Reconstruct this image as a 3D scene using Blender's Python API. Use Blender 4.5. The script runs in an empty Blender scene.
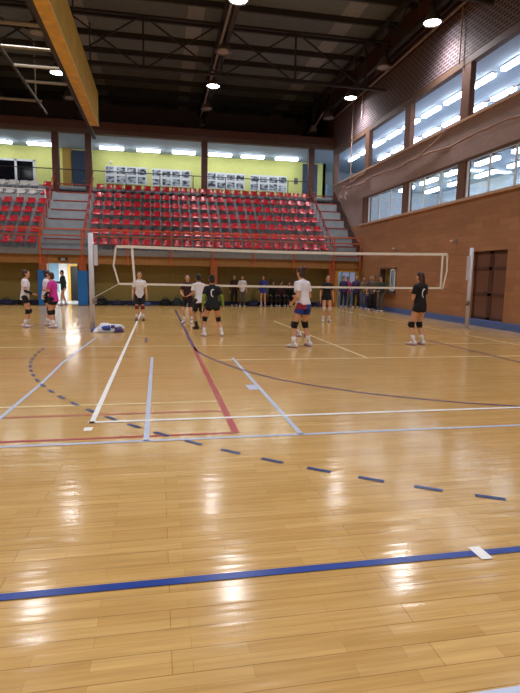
import bpy, bmesh, math, random
from mathutils import Vector, Matrix
random.seed(7)
S = bpy.context.scene
COL = S.collection
PI = math.pi

# ---------------------------------------------------------------- camera
cam_d = bpy.data.cameras.new('camera')
cam = bpy.data.objects.new('camera', cam_d)
COL.objects.link(cam)
cam_d.sensor_fit = 'VERTICAL'
cam_d.sensor_height = 36.0
cam_d.lens = 523.0 / 693.0 * 36.0
cam_d.clip_start = 0.05
cam_d.clip_end = 200
_dY = Vector((-102, -71.5, 523)).normalized()
_dX = Vector((2700, -24.5, 523))
_dX = (_dX - _dX.dot(_dY) * _dY).normalized()
_dZ = _dX.cross(_dY)
_R = Matrix((_dX, _dY, _dZ))                 # world = R @ (right, down, forward)
_right, _down, _fwd = _R.col[0], _R.col[1], _R.col[2]
_m = Matrix((( _right.x, -_down.x, -_fwd.x, 0.0),
             ( _right.y, -_down.y, -_fwd.y, 0.0),
             ( _right.z, -_down.z, -_fwd.z, 1.5),
             (0, 0, 0, 1)))
cam.matrix_world = _m
S.camera = cam

# ---------------------------------------------------------------- world, exposure
w = bpy.data.worlds.new('world'); S.world = w; w.use_nodes = True
w.node_tree.nodes['Background'].inputs[0].default_value = (0.75, 0.85, 1.0, 1)
w.node_tree.nodes['Background'].inputs[1].default_value = 0.02
S.view_settings.view_transform = 'Standard'
S.view_settings.look = 'None'
S.view_settings.gamma = 1.0
S.view_settings.use_curve_mapping = False
S.view_settings.exposure = 0.0
LAMP_W = 800.0          # one high-bay lamp
TUBE = 12.5             # fluorescent tube radiance
CORR_W = 75.0

# ---------------------------------------------------------------- materials
def srgb(r, g, b):
    def f(c):
        c /= 255.0
        return c / 12.92 if c <= 0.04045 else ((c + 0.055) / 1.055) ** 2.4
    return (f(r), f(g), f(b), 1.0)

def mat(name, rgb, rough=0.6, metal=0.0, var=0.12, scale=6.0, spec=0.5, bump=0.0):
    m = bpy.data.materials.new(name); m.use_nodes = True
    nt = m.node_tree; b = nt.nodes['Principled BSDF']
    c = srgb(*rgb)
    tc = nt.nodes.new('ShaderNodeTexCoord')
    n = nt.nodes.new('ShaderNodeTexNoise'); n.inputs['Scale'].default_value = scale
    n.inputs['Detail'].default_value = 3.0
    r = nt.nodes.new('ShaderNodeValToRGB')
    r.color_ramp.elements[0].position = 0.3; r.color_ramp.elements[1].position = 0.7
    r.color_ramp.elements[0].color = tuple(x * (1 - var) for x in c[:3]) + (1,)
    r.color_ramp.elements[1].color = tuple(min(1, x * (1 + var)) for x in c[:3]) + (1,)
    nt.links.new(tc.outputs['Object'], n.inputs['Vector'])
    nt.links.new(n.outputs['Fac'], r.inputs['Fac'])
    nt.links.new(r.outputs['Color'], b.inputs['Base Color'])
    b.inputs['Roughness'].default_value = rough
    b.inputs['Metallic'].default_value = metal
    b.inputs['Specular IOR Level'].default_value = spec
    if bump:
        bp = nt.nodes.new('ShaderNodeBump'); bp.inputs['Strength'].default_value = bump
        bp.inputs['Distance'].default_value = 0.02
        nt.links.new(n.outputs['Fac'], bp.inputs['Height'])
        nt.links.new(bp.outputs['Normal'], b.inputs['Normal'])
    return m

def emis(name, rgb, strength):
    m = bpy.data.materials.new(name); m.use_nodes = True
    nt = m.node_tree; nt.nodes.clear()
    o = nt.nodes.new('ShaderNodeOutputMaterial'); e = nt.nodes.new('ShaderNodeEmission')
    e.inputs[0].default_value = srgb(*rgb); e.inputs[1].default_value = strength
    nt.links.new(e.outputs[0], o.inputs[0])
    return m

def wood_floor():
    m = bpy.data.materials.new('court_parquet'); m.use_nodes = True
    nt = m.node_tree; N = nt.nodes.new; L = nt.links.new
    b = nt.nodes['Principled BSDF']
    tc = N('ShaderNodeTexCoord')
    off0 = N('ShaderNodeMapping'); off0.inputs['Location'].default_value = (57.31, 40.02, 0)
    L(tc.outputs['Object'], off0.inputs['Vector'])
    def brick(wd, h, off, c1, c2, mortar, ms):
        t = N('ShaderNodeTexBrick')
        t.inputs['Scale'].default_value = 1.0
        t.inputs['Brick Width'].default_value = wd; t.inputs['Row Height'].default_value = h
        t.inputs['Mortar Size'].default_value = ms; t.inputs['Mortar Smooth'].default_value = 0.3
        t.inputs['Color1'].default_value = c1; t.inputs['Color2'].default_value = c2
        t.inputs['Mortar'].default_value = mortar
        t.offset = off; t.offset_frequency = 2; t.squash = 1.0
        L(off0.outputs[0], t.inputs['Vector'])
        return t
    strips = brick(0.62, 0.066, 0.37, srgb(216, 176, 113), srgb(203, 161, 98), srgb(187, 144, 85), 0.0012)
    planks = brick(1.85, 0.132, 0.43, (1, 1, 1, 1), (0.93, 0.92, 0.90, 1), (0.62, 0.55, 0.47, 1), 0.0022)
    mul = N('ShaderNodeMixRGB'); mul.blend_type = 'MULTIPLY'; mul.inputs[0].default_value = 1.0
    L(strips.outputs['Color'], mul.inputs[1]); L(planks.outputs['Color'], mul.inputs[2])
    mp = N('ShaderNodeMapping'); mp.inputs['Scale'].default_value = (1.3, 26, 1)
    L(tc.outputs['Object'], mp.inputs['Vector'])
    g = N('ShaderNodeTexNoise'); g.inputs['Scale'].default_value = 1.6; g.inputs['Detail'].default_value = 5
    L(mp.outputs[0], g.inputs['Vector'])
    gr = N('ShaderNodeValToRGB'); gr.color_ramp.elements[0].color = (0.80, 0.76, 0.70, 1); gr.color_ramp.elements[1].color = (1.08, 1.07, 1.05, 1)
    gr.color_ramp.elements[0].position = 0.3; gr.color_ramp.elements[1].position = 0.7
    L(g.outputs['Fac'], gr.inputs['Fac'])
    m2 = N('ShaderNodeMixRGB'); m2.blend_type = 'MULTIPLY'; m2.inputs[0].default_value = 0.8
    L(mul.outputs[0], m2.inputs[1]); L(gr.outputs['Color'], m2.inputs[2])
    L(m2.outputs[0], b.inputs['Base Color'])
    b.inputs['Specular IOR Level'].default_value = 0.5
    # varnish: roughness varies a little, boards are slightly cupped
    ng = N('ShaderNodeTexNoise'); ng.inputs['Scale'].default_value = 0.7; L(tc.outputs['Object'], ng.inputs['Vector'])
    mr = N('ShaderNodeMapRange'); mr.inputs['To Min'].default_value = 0.11; mr.inputs['To Max'].default_value = 0.20
    L(ng.outputs['Fac'], mr.inputs['Value']); L(mr.outputs[0], b.inputs['Roughness'])
    mp2 = N('ShaderNodeMapping'); mp2.inputs['Scale'].default_value = (1.4, 9, 1)
    L(tc.outputs['Object'], mp2.inputs['Vector'])
    n2 = N('ShaderNodeTexNoise'); n2.inputs['Scale'].default_value = 1.0; n2.inputs['Detail'].default_value = 2
    L(mp2.outputs[0], n2.inputs['Vector'])
    bp = N('ShaderNodeBump'); bp.inputs['Strength'].default_value = 0.24; bp.inputs['Distance'].default_value = 0.012
    L(n2.outputs['Fac'], bp.inputs['Height'])
    bp2 = N('ShaderNodeBump'); bp2.inputs['Strength'].default_value = 0.25; bp2.inputs['Distance'].default_value = 0.003
    L(planks.outputs['Fac'], bp2.inputs['Height']); bp2.invert = True
    L(bp.outputs[0], bp2.inputs['Normal'])
    L(bp2.outputs[0], b.inputs['Normal'])
    return m

def brick_mat(name, c1, c2, mort, bw, bh, ms, plane='YZ', rough=0.8, bump=0.3):
    m = bpy.data.materials.new(name); m.use_nodes = True
    nt = m.node_tree; N = nt.nodes.new; L = nt.links.new
    b = nt.nodes['Principled BSDF']; tc = N('ShaderNodeTexCoord')
    sp = N('ShaderNodeSeparateXYZ'); cb = N('ShaderNodeCombineXYZ')
    L(tc.outputs['Object'], sp.inputs[0])
    L(sp.outputs['Y' if plane == 'YZ' else 'X'], cb.inputs[0]); L(sp.outputs['Z'], cb.inputs[1])
    t = N('ShaderNodeTexBrick'); t.inputs['Scale'].default_value = 1
    t.inputs['Brick Width'].default_value = bw; t.inputs['Row Height'].default_value = bh
    t.inputs['Mortar Size'].default_value = ms
    t.inputs['Color1'].default_value = srgb(*c1); t.inputs['Color2'].default_value = srgb(*c2); t.inputs['Mortar'].default_value = srgb(*mort)
    L(cb.outputs[0], t.inputs['Vector'])
    n = N('ShaderNodeTexNoise'); n.inputs['Scale'].default_value = 0.9; n.inputs['Detail'].default_value = 4
    L(tc.outputs['Object'], n.inputs['Vector'])
    r = N('ShaderNodeValToRGB'); r.color_ramp.elements[0].color = (0.82, 0.82, 0.82, 1); r.color_ramp.elements[1].color = (1.1, 1.1, 1.1, 1)
    L(n.outputs['Fac'], r.inputs['Fac'])
    mx = N('ShaderNodeMixRGB'); mx.blend_type = 'MULTIPLY'; mx.inputs[0].default_value = 1
    L(t.outputs['Color'], mx.inputs[1]); L(r.outputs['Color'], mx.inputs[2])
    L(mx.outputs[0], b.inputs['Base Color'])
    b.inputs['Roughness'].default_value = rough
    bp = N('ShaderNodeBump'); bp.inputs['Strength'].default_value = bump; bp.inputs['Distance'].default_value = 0.01; bp.invert = True
    L(t.outputs['Fac'], bp.inputs['Height']); L(bp.outputs[0], b.inputs['Normal'])
    return m

def glass_mat():
    m = bpy.data.materials.new('window_glass'); m.use_nodes = True
    nt = m.node_tree; nt.nodes.clear(); N = nt.nodes.new; L = nt.links.new
    o = N('ShaderNodeOutputMaterial'); t = N('ShaderNodeBsdfTransparent'); g = N('ShaderNodeBsdfGlossy'); mx = N('ShaderNodeMixShader')
    t.inputs[0].default_value = (0.93, 0.97, 0.98, 1); g.inputs['Roughness'].default_value = 0.03
    mx.inputs[0].default_value = 0.10
    L(t.outputs[0], mx.inputs[1]); L(g.outputs[0], mx.inputs[2]); L(mx.outputs[0], o.inputs[0])
    return m

def photo_mat(name, seed, base=0.5):
    m = bpy.data.materials.new(name); m.use_nodes = True
    nt = m.node_tree; N = nt.nodes.new; L = nt.links.new; b = nt.nodes['Principled BSDF']
    tc = N('ShaderNodeTexCoord'); mp = N('ShaderNodeMapping'); mp.inputs['Location'].default_value = (seed * 3.1, seed * 1.7, seed * 5.3)
    mp.inputs['Scale'].default_value = (3, 3, 5)
    n = N('ShaderNodeTexNoise'); n.inputs['Scale'].default_value = 1.2; n.inputs['Detail'].default_value = 4
    r = N('ShaderNodeValToRGB')
    r.color_ramp.elements[0].position = 0.40; r.color_ramp.elements[0].color = (0.03, 0.035, 0.045, 1)
    r.color_ramp.elements[1].position = 0.62; r.color_ramp.elements[1].color = (0.62, 0.66, 0.7, 1)
    L(tc.outputs['Object'], mp.inputs[0]); L(mp.outputs[0], n.inputs['Vector']); L(n.outputs['Fac'], r.inputs[0]); L(r.outputs[0], b.inputs['Base Color'])
    b.inputs['Roughness'].default_value = 0.4
    return m

M = {}
M['wood'] = wood_floor()
M['l_white'] = mat('line_white', (244, 242, 238), 0.3, var=0.06)
M['l_cream'] = mat('line_cream', (238, 214, 160), 0.3, var=0.08)
M['l_red'] = mat('line_red', (172, 52, 58), 0.3, var=0.1)
M['l_dred'] = mat('line_worn_red', (176, 92, 66), 0.3, var=0.15)
M['l_lblue'] = mat('line_light_blue', (188, 198, 222), 0.3, var=0.08)
M['l_blue'] = mat('line_blue', (26, 60, 144), 0.3, var=0.08)
M['l_dash'] = mat('line_dash_blue', (40, 56, 112), 0.3, var=0.08)
M['l_purple'] = mat('line_purple', (84, 60, 104), 0.3, var=0.1)
M['wall_brown'] = brick_mat('wall_brown_block', (177, 126, 87), (162, 113, 77), (157, 110, 74), 0.9, 0.2, 0.008, rough=0.55)
M['wall_brick'] = brick_mat('wall_red_brick', (168, 143, 138), (158, 133, 128), (154, 133, 128), 0.28, 0.075, 0.01)
M['wall_vent'] = brick_mat('wall_pierced_brick', (62, 44, 46), (50, 36, 38), (122, 104, 108), 0.30, 0.115, 0.028, bump=0.6)
M['pillar'] = mat('brown_pillar_paint', (112, 76, 60), 0.6)
M['dbrown'] = mat('dark_brown_paint', (84, 46, 34), 0.6)
M['tanbeam'] = mat('tan_beam', (96, 70, 56), 0.6)
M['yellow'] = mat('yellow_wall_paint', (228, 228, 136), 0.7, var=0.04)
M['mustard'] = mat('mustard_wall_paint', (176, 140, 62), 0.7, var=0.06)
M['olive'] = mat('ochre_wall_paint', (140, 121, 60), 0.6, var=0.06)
M['concrete'] = mat('terrace_concrete', (156, 163, 168), 0.8, var=0.1, scale=3)
M['concrete_d'] = mat('terrace_fascia_concrete', (130, 130, 130), 0.8, var=0.1)
M['ceil_dark'] = mat('roof_sheet', (104, 108, 104), 0.8, var=0.1)
M['ceil_strip'] = mat('roof_translucent_strip', (140, 138, 130), 0.7, var=0.1)
M['endwall'] = mat('dark_end_wall', (120, 102, 96), 0.8)
M['framegrey'] = mat('grey_frame_paint', (138, 130, 118), 0.7)
M['sill'] = mat('pale_sill', (190, 156, 130), 0.6)
M['doorrail'] = mat('door_rail_wood', (84, 54, 44), 0.5)
M['columnorange'] = mat('column_orange_paint', (172, 92, 50), 0.5, var=0.08)
M['steel'] = mat('dark_painted_steel', (48, 42, 40), 0.6)
M['steel_lt'] = mat('grey_galvanised_steel', (150, 140, 134), 0.45, metal=0.3)
M['white'] = mat('white_paint', (232, 232, 230), 0.5, var=0.03)
M['whitewall'] = mat('pale_wall', (214, 224, 232), 0.7, var=0.03)
M['palegrey'] = mat('pale_ceiling', (168, 182, 200), 0.7, var=0.04)
M['bluepad'] = mat('blue_pad_vinyl', (28, 112, 190), 0.45, var=0.06)
M['blueskirt'] = mat('blue_skirting', (80, 106, 168), 0.5, var=0.08)
M['navy'] = mat('navy_fabric', (34, 38, 70), 0.8)
M['orange'] = mat('orange_rail_paint', (206, 92, 36), 0.45, var=0.08)
M['beamorange'] = mat('ochre_beam_paint', (160, 112, 58), 0.6, var=0.08)
M['redseat'] = mat('red_seat_plastic', (178, 24, 38), 0.28, var=0.08)
M['whiteseat'] = mat('white_seat_plastic', (206, 202, 200), 0.3, var=0.05)
M['nosing'] = mat('red_step_nosing', (150, 52, 40), 0.6)
M['doordark'] = mat('blue_grey_door_paint', (62, 78, 102), 0.5, var=0.06)
M['doorbrown'] = mat('brown_door_wood', (116, 78, 62), 0.5, var=0.1)
M['black'] = mat('black_plastic', (20, 20, 22), 0.5)
M['beamyellow'] = mat('yellow_beam_face', (218, 172, 62), 0.5, var=0.16, scale=3)
M['beamdull'] = mat('dull_yellow_beam_side', (230, 196, 96), 0.6, var=0.12, scale=2)
M['post'] = mat('white_post_paint', (206, 204, 214), 0.35, var=0.04)
M['tape'] = mat('white_net_tape', (232, 226, 214), 0.7, var=0.04)
M['netcord'] = mat('dark_net_cord', (60, 52, 46), 0.8)
M['rope'] = mat('beige_net_rope', (160, 130, 118), 0.9, var=0.15, bump=0.4)
M['glass'] = glass_mat()
M['lens'] = emis('lamp_lens_glow', (246, 250, 255), 42.0)
M['lensoff'] = mat('lamp_lens_unlit', (150, 140, 132), 0.3)
M['lamphood'] = mat('lamp_hood_aluminium', (120, 112, 108), 0.4, metal=0.5)
M['tube'] = emis('fluorescent_tube_glow', (240, 247, 255), TUBE)
M['darkglass'] = mat('dark_window_glass', (12, 14, 22), 0.1)
M['lavender'] = emis('backlit_lavender_window', (188, 190, 222), 0.38)
M['greyfloor'] = mat('corridor_floor_tile', (176, 180, 186), 0.35, var=0.05)
M['yellowframe'] = mat('yellow_door_frame_paint', (222, 170, 60), 0.5, var=0.06)
M['sky_pane'] = mat('pale_blue_panel', (140, 176, 200), 0.4, var=0.06)
M['exit'] = emis('lit_exit_panel', (235, 240, 235), 1.6)
M['greyblue'] = mat('grey_blue_paint', (120, 132, 150), 0.6)
for k, c in dict(skin=(214, 160, 126), skin2=(190, 134, 102), lips=(170, 92, 84), eye=(30, 24, 22), hair=(34, 24, 22), hairbrown=(66, 38, 32), hairlight=(120, 92, 62),
                 tee_white=(228, 224, 232), tee_black=(15, 15, 19), maroon=(58, 26, 32), short_black=(20, 18, 24), short_blue=(38, 58, 150), short_red=(150, 40, 56),
                 green=(120, 146, 40), pink=(206, 48, 150), dgreen=(40, 56, 52), blue=(52, 70, 160), purple=(74, 58, 104), pad_black=(16, 16, 20), pad_white=(214, 206, 200),
                 pad_red=(110, 36, 38), sock=(224, 216, 214), shoe_white=(224, 222, 228), shoe_dark=(60, 24, 40), sole=(150, 110, 130), jeans=(70, 90, 140),
                 khaki=(92, 84, 74), olive2=(120, 102, 62), brightpink=(236, 84, 158), lbag=(196, 202, 214), dark_trouser=(30, 28, 36), greytop=(120, 116, 118)).items():
    M[k] = mat('cloth_' + k if not k.startswith(('skin', 'hair', 'eye', 'lips')) else k, c, 0.85 if not k.startswith(('skin', 'hair')) else 0.55, var=0.07, scale=9)
for i in range(8):
    M['photo%d' % i] = photo_mat('grey_photo_print_%d' % i, i + 1)

# ---------------------------------------------------------------- mesh helpers
class MB:
    def __init__(s): s.v = []; s.f = []; s.mi = []
    def add(s, vs, fs, mi=0):
        o = len(s.v); s.v += [tuple(v) for v in vs]
        for f in fs: s.f.append([i + o for i in f]); s.mi.append(mi)
        return s
    def box(s, x0, x1, y0, y1, z0, z1, mi=0):
        vs = [(x, y, z) for z in (z0, z1) for y in (y0, y1) for x in (x0, x1)]
        return s.add(vs, [(0, 2, 3, 1), (4, 5, 7, 6), (0, 1, 5, 4), (2, 6, 7, 3), (0, 4, 6, 2), (1, 3, 7, 5)], mi)
    def rings(s, rs, mi=0, cap=True):
        n = len(rs[0]); vs = [v for r in rs for v in r]; fs = []
        for k in range(len(rs) - 1):
            for i in range(n):
                j = (i + 1) % n
                fs.append((k * n + i, k * n + j, (k + 1) * n + j, (k + 1) * n + i))
        if cap:
            fs.append(tuple(range(n - 1, -1, -1))); fs.append(tuple((len(rs) - 1) * n + i for i in range(n)))
        return s.add(vs, fs, mi)
    def tube(s, pts, r, n=8, mi=0, cap=True):
        pts = [Vector(p) for p in pts]; rr = r if isinstance(r, (list, tuple)) else [r] * len(pts)
        rs = []; ref = None
        for k, p in enumerate(pts):
            d = (pts[min(k + 1, len(pts) - 1)] - pts[max(k - 1, 0)]).normalized()
            if ref is None:
                ref = Vector((0, 0, 1)) if abs(d.z) < 0.9 else Vector((1, 0, 0))
            a = d.cross(ref).normalized(); b = a.cross(d).normalized(); ref = b
            rs.append([p + (a * math.cos(2 * PI * i / n) + b * math.sin(2 * PI * i / n)) * rr[k] for i in range(n)])
        return s.rings(rs, mi, cap)
    def bar(s, a, b, w, h=None, mi=0):                      # square bar between two points
        a = Vector(a); b = Vector(b); d = (b - a).normalized(); h = h or w
        ref = Vector((0, 0, 1)) if abs(d.z) < 0.95 else Vector((0, 1, 0))
        x = d.cross(ref).normalized(); y = x.cross(d).normalized()
        q = [(-1, -1), (1, -1), (1, 1), (-1, 1)]
        return s.rings([[p + x * i * w / 2 + y * j * h / 2 for i, j in q] for p in (a, b)], mi)
    def lathe(s, prof, n=20, c=(0, 0, 0), mi=0, cap=True):
        c = Vector(c)
        return s.rings([[c + Vector((r * math.cos(2 * PI * i / n), r * math.sin(2 * PI * i / n), z)) for i in range(n)] for r, z in prof], mi, cap)
    def ell(s, c, rx, ry, rz, ax=None, n=14, m=9, mi=0):
        c = Vector(c); X, Y, Z = ax or (Vector((1, 0, 0)), Vector((0, 1, 0)), Vector((0, 0, 1)))
        rs = []
        for k in range(m + 1):
            t = -PI / 2 + PI * (0.03 + 0.94 * k / m)
            rs.append([c + X * rx * math.cos(t) * math.cos(2 * PI * i / n) + Y * ry * math.cos(t) * math.sin(2 * PI * i / n) + Z * rz * math.sin(t) for i in range(n)])
        return s.rings(rs, mi)
    def mesh(s, name):
        me = bpy.data.meshes.new(name); me.from_pydata(s.v, [], s.f)
        me.polygons.foreach_set('material_index', s.mi); me.update()
        bm = bmesh.new(); bm.from_mesh(me); bmesh.ops.recalc_face_normals(bm, faces=bm.faces); bm.to_mesh(me); bm.free()
        return me
    def build(s, name, mats, parent=None, smooth=False, loc=None):
        me = s.mesh(name)
        for m in (mats if isinstance(mats, (list, tuple)) else [mats]): me.materials.append(m)
        if smooth:
            me.polygons.foreach_set('use_smooth', [True] * len(me.polygons))
        o = bpy.data.objects.new(name, me); COL.objects.link(o)
        if parent: o.parent = parent
        if loc: o.location = loc
        return o

def tag(o, label, cat, group=None):
    o['label'] = label; o['category'] = cat
    if group: o['group'] = group
    return o
def thing(name, label, cat, loc=(0, 0, 0), rz=0.0, group=None):
    o = bpy.data.objects.new(name, None); COL.objects.link(o); o.empty_display_size = 0.2
    o.location = loc; o.rotation_euler = (0, 0, rz)
    return tag(o, label, cat, group)
def struct(o, label=None):
    o['kind'] = 'structure'
    if label: o['label'] = label
    return o
def bx(x0, x1, y0, y1, z0, z1): return MB().box(x0, x1, y0, y1, z0, z1)
def copy_tree(o, parent=None):
    c = o.copy(); COL.objects.link(c); c.parent = parent
    for ch in list(o.children):
        copy_tree(ch, c)
    return c
ORD = ['first', 'second', 'third', 'fourth', 'fifth', 'sixth', 'seventh', 'eighth', 'ninth', 'tenth', 'eleventh', 'twelfth', 'thirteenth', 'fourteenth',
       'fifteenth', 'sixteenth', 'seventeenth', 'eighteenth', 'nineteenth', 'twentieth', 'twenty-first', 'twenty-second', 'twenty-third', 'twenty-fourth', 'twenty-fifth']

XW = 10.4                # right wall face
XL = -14.0               # left wall
YB = -9.0                # wall behind the camera
YS = 26.0                # front of the seating terrace
YU = 27.0                # wall under the terrace
ROOF = 12.6

# ---------------------------------------------------------------- floor with its painted lines
fl = MB()
fl.box(XL, XW + 0.3, YB, 30.9, -0.2, 0.0, 0)
lv = [0.0006]
def quad(x0, x1, y0, y1, mi):
    z = lv[0]; fl.add([(x0, y0, z), (x1, y0, z), (x1, y1, z), (x0, y1, z)], [(0, 1, 2, 3)], mi)
def strip(pts, wd, mi):
    z = lv[0]; P = [Vector((x, y)) for x, y in pts]; a = []; b = []
    for k, p in enumerate(P):
        d = (P[min(k + 1, len(P) - 1)] - P[max(k - 1, 0)]).normalized(); n = Vector((-d.y, d.x)) * wd / 2
        a.append((p.x + n.x, p.y + n.y, z)); b.append((p.x - n.x, p.y - n.y, z))
    n = len(P); fl.add(a + b, [(k, k + 1, n + k + 1, n + k) for k in range(n - 1)], mi)
W_, CR, RD, DR, LB, BL, DB, PU = 1, 2, 3, 4, 5, 6, 7, 8
quad(-13, XW, 11.22, 11.27, CR); lv[0] += 0.0005                       # attack line
quad(1.0, XW, 9.24, 9.30, CR); lv[0] += 0.0005
quad(-13, -0.5, 9.77, 9.82, DR); lv[0] += 0.0005
quad(-13, 0.72, 5.67, 5.73, DR)
quad(-13, 0.72, 4.83, 4.88, RD); lv[0] += 0.0005
quad(-13, 0.72, 6.12, 6.17, CR); lv[0] += 0.0005
quad(-13, 10.2, 4.69, 4.74, LB)
quad(-0.145, -0.095, 4.71, 9.7, LB); quad(1.315, 1.365, 4.71, 9.5, LB); quad(1.18, 1.31, 6.74, 7.06, LB)
strip([(-1.46, 12.9), (-1.6, 9.2), (-1.58, 7.5), (-1.62, 5.7), (-1.63, 2.6)], 0.045, LB); lv[0] += 0.0005
quad(0.69, 0.76, 4.85, 11.0, RD); quad(0.69, 0.76, 11.0, 23.0, PU)
strip([(0.73, 11.0), (0.76, 10.35), (0.88, 9.7), (1.12, 8.84), (1.38, 8.1), (1.73, 7.4), (2.10, 6.95), (2.60, 6.42), (3.14, 6.03), (3.65, 5.72), (4.26, 5.45), (4.9, 5.24), (5.6, 5.12)], 0.05, PU)
quad(6.58, 6.63, 8.4, 11.9, PU); quad(-0.31, -0.26, 11.9, 12.7, PU); lv[0] += 0.0005
cx, cy, cr = 6.627, 10.839, 8.883                                      # dashed nine metre arc
a0 = math.radians(235.24); step = math.radians(2.66)
dash_pts = [(-1.32, 12.45)] + [None] * 0
k = -21
while k < 13:
    a = a0 + k * step; am = 0.098 / cr
    x, y = cx + cr * math.cos(a), cy + cr * math.sin(a)
    pts = [(cx + cr * math.cos(a + t * am), cy + cr * math.sin(a + t * am)) for t in (-1, 0, 1)]
    if x < 6.5 and y < 12.6: strip(pts, 0.05, DB)
    k += 1
lv[0] += 0.0005
quad(-0.70, -0.645, 5.37, 23.4, W_); quad(8.30, 8.36, 5.37, 23.4, CR); quad(-0.71, 8.36, 5.37, 5.43, W_)
quad(-0.72, -0.64, 5.10, 5.22, W_)
quad(3.86, 3.92, 9.3, 17.5, CR); lv[0] += 0.0005
quad(-13, XW, 2.41, 2.465, BL); lv[0] += 0.0005
quad(1.705, 1.775, 2.37, 2.50, W_); quad(1.10, 3.5, 1.47, 1.545, LB)
floor = fl.build('floor', [M['wood'], M['l_white'], M['l_cream'], M['l_red'], M['l_dred'], M['l_lblue'], M['l_blue'], M['l_dash'], M['l_purple']])
struct(floor, 'varnished honey parquet court floor with painted lines')

# ---------------------------------------------------------------- right wall
BAYS = [26.0, 21.6, 17.3, 13.0, 8.7, 4.4, 0.1, -4.2]                   # pillar centres
T = 0.3
X1 = XW + T
rw = MB()
DY0, DY1, DZ = 14.36, 16.16, 2.45                                      # brown double door
HY0, HY1, HZ0, HZ1 = 21.9, 23.6, 0.88, 2.0                           # hatch window
def wallseg(y0, y1, z0, z1, mi): rw.box(XW, X1, y0, y1, z0, z1, mi)
wallseg(YB, DY0, 0, 4.27, 0); wallseg(DY0, DY1, DZ, 4.27, 0)
wallseg(DY1, HY0, 0, 4.27, 0); wallseg(HY0, HY1, 0, HZ0, 0); wallseg(HY0, HY1, HZ1, 4.27, 0); wallseg(HY1, 26.75, 0, 4.27, 0); wallseg(26.75, 31.3, 2.3, 4.27, 0)
wallseg(YB, 31.3, 5.62, 6.93, 1)
wallseg(26.25, 31.3, 4.27, 5.62, 1)
for i, y in enumerate(BAYS):
    rw.box(XW + 0.05, X1, y - 0.22, y + 0.22, 4.27, 5.62, 2)
    rw.box(XW + 0.02, X1 - 0.08, y - 0.25, y + 0.25, 6.93, 8.82, 2)
rw.box(XW + 0.02, X1 - 0.05, 30.9, 31.3, 6.93, 8.82, 2)
rw.box(XW + 0.01, X1 - 0.05, YB, 31.3, 8.80, 9.04, 3)
wallseg(YB, 31.3, 9.04, 10.75, 4); wallseg(31.3, 38.2, 9.35, 10.75, 5)
wallseg(YB, 38.2, 10.75, ROOF, 5)
wr = rw.build('wall_right', [M['wall_brown'], M['wall_brick'], M['pillar'], M['tanbeam'], M['wall_vent'], M['dbrown']])
struct(wr, 'tall brown brick side wall with window bands')
struct(bx(XW - 0.06, XW + 0.15, YB, DY0 - 0.0, 0, 0.22).box(XW - 0.06, XW + 0.15, DY0, DY1, 0, 0.22).box(XW - 0.06, XW + 0.15, DY1, 26.9, 0, 0.22).build('baseboard_right', M['blueskirt']))
sl = MB().box(XW - 0.1, X1, YB, 26.4, 4.20, 4.29)
struct(sl.build('trim_1', M['sill']), 'pale sill strip along the lower windows')
struct(MB().box(XW - 0.08, X1, YB, 31.2, 6.90, 6.98).build('trim_2', M['sill']), 'ledge strip on the upper gallery parapet')
struct(MB().box(XW + 0.02, X1, YB, 26.0, 5.56, 5.64).build('trim_3', M['tanbeam']))

# brown double door in the right wall
d1 = thing('door_1', 'brown panelled double door in the brown wall behind the net post', 'door', (XW + 0.12, (DY0 + DY1) / 2, 0.22)); d1['kind'] = 'structure'
hw = (DY1 - DY0) / 2
for sgn in (-1, 1):
    lf = MB(); y0, y1 = (-hw, -0.01) if sgn < 0 else (0.01, hw)
    lf.box(0, 0.08, y0, y1, 0, DZ - 0.22)
    leaf = lf.build('leaf', M['doorbrown'], d1)
    st = MB()
    for z in (0.0, 0.78, 1.62, DZ - 0.32): st.box(-0.025, 0.0, y0, y1, z, z + 0.09)
    for y in (y0, y1 - 0.09): st.box(-0.025, 0.0, y, y + 0.09, 0, DZ - 0.22)
    st.build('rails', M['doorrail'], leaf)
    MB().tube([(-0.03, sgn * 0.10, 0.9), (-0.09, sgn * 0.10, 0.9), (-0.09, sgn * 0.22, 0.9)], 0.012).build('handle', M['black'], leaf)
MB().box(0.08, 0.18, -hw, hw, 0, DZ - 0.22).build('door_backing', M['black'], d1)

# lower windows: frames, mullions, glass, rooms behind
wn = [1]
for i in range(len(BAYS) - 1):
    ya, yb = BAYS[i + 1] + 0.22, BAYS[i] - 0.22
    wroot = thing('window_%d' % wn[0], 'white framed window band, %s bay from the seating, in the brown side wall' % ORD[i], 'window', (XW + 0.16, (ya + yb) / 2, 4.29)); wroot['kind'] = 'structure'
    wn[0] += 1
    h = 1.31; hh = (yb - ya) / 2
    fr = MB()
    for z in (0.0, h - 0.05): fr.box(-0.03, 0.03, -hh, hh, z, z + 0.05)
    for y in (-hh, hh - 0.07): fr.box(-0.03, 0.03, y, y + 0.07, 0, h)
    fr.build('frame', M['white'], wroot)
    for k in (1, 2):
        y = -hh + 2 * hh * k / 3
        MB().box(-0.03, 0.03, y - 0.025, y + 0.025, 0.05, h - 0.05).build('mullion', M['white'], wroot)
    MB().box(-0.004, 0.004, -hh + 0.05, hh - 0.05, 0.05, h - 0.05).build('glass', M['glass'], wroot)
    # the upper opening above it keeps a guard rail
    t = thing('guard_rail', 'thin guard rail in the upper gallery opening, %s bay from the seating' % ORD[i], 'railing', (XW + 0.2, 0, 6.98), group='guard rails of the upper gallery')
    MB().tube([(0, ya - 0.1, 0.32), (0, yb + 0.1, 0.32)], 0.02, 6).build('top_rail', M['steel_lt'], t)
    for k in range(3):
        yy = ya + (yb - ya) * (k + 0.5) / 3
        MB().tube([(0, yy, 0), (0, yy, 0.32)], 0.015, 6).build('post', M['steel_lt'], t)

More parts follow.
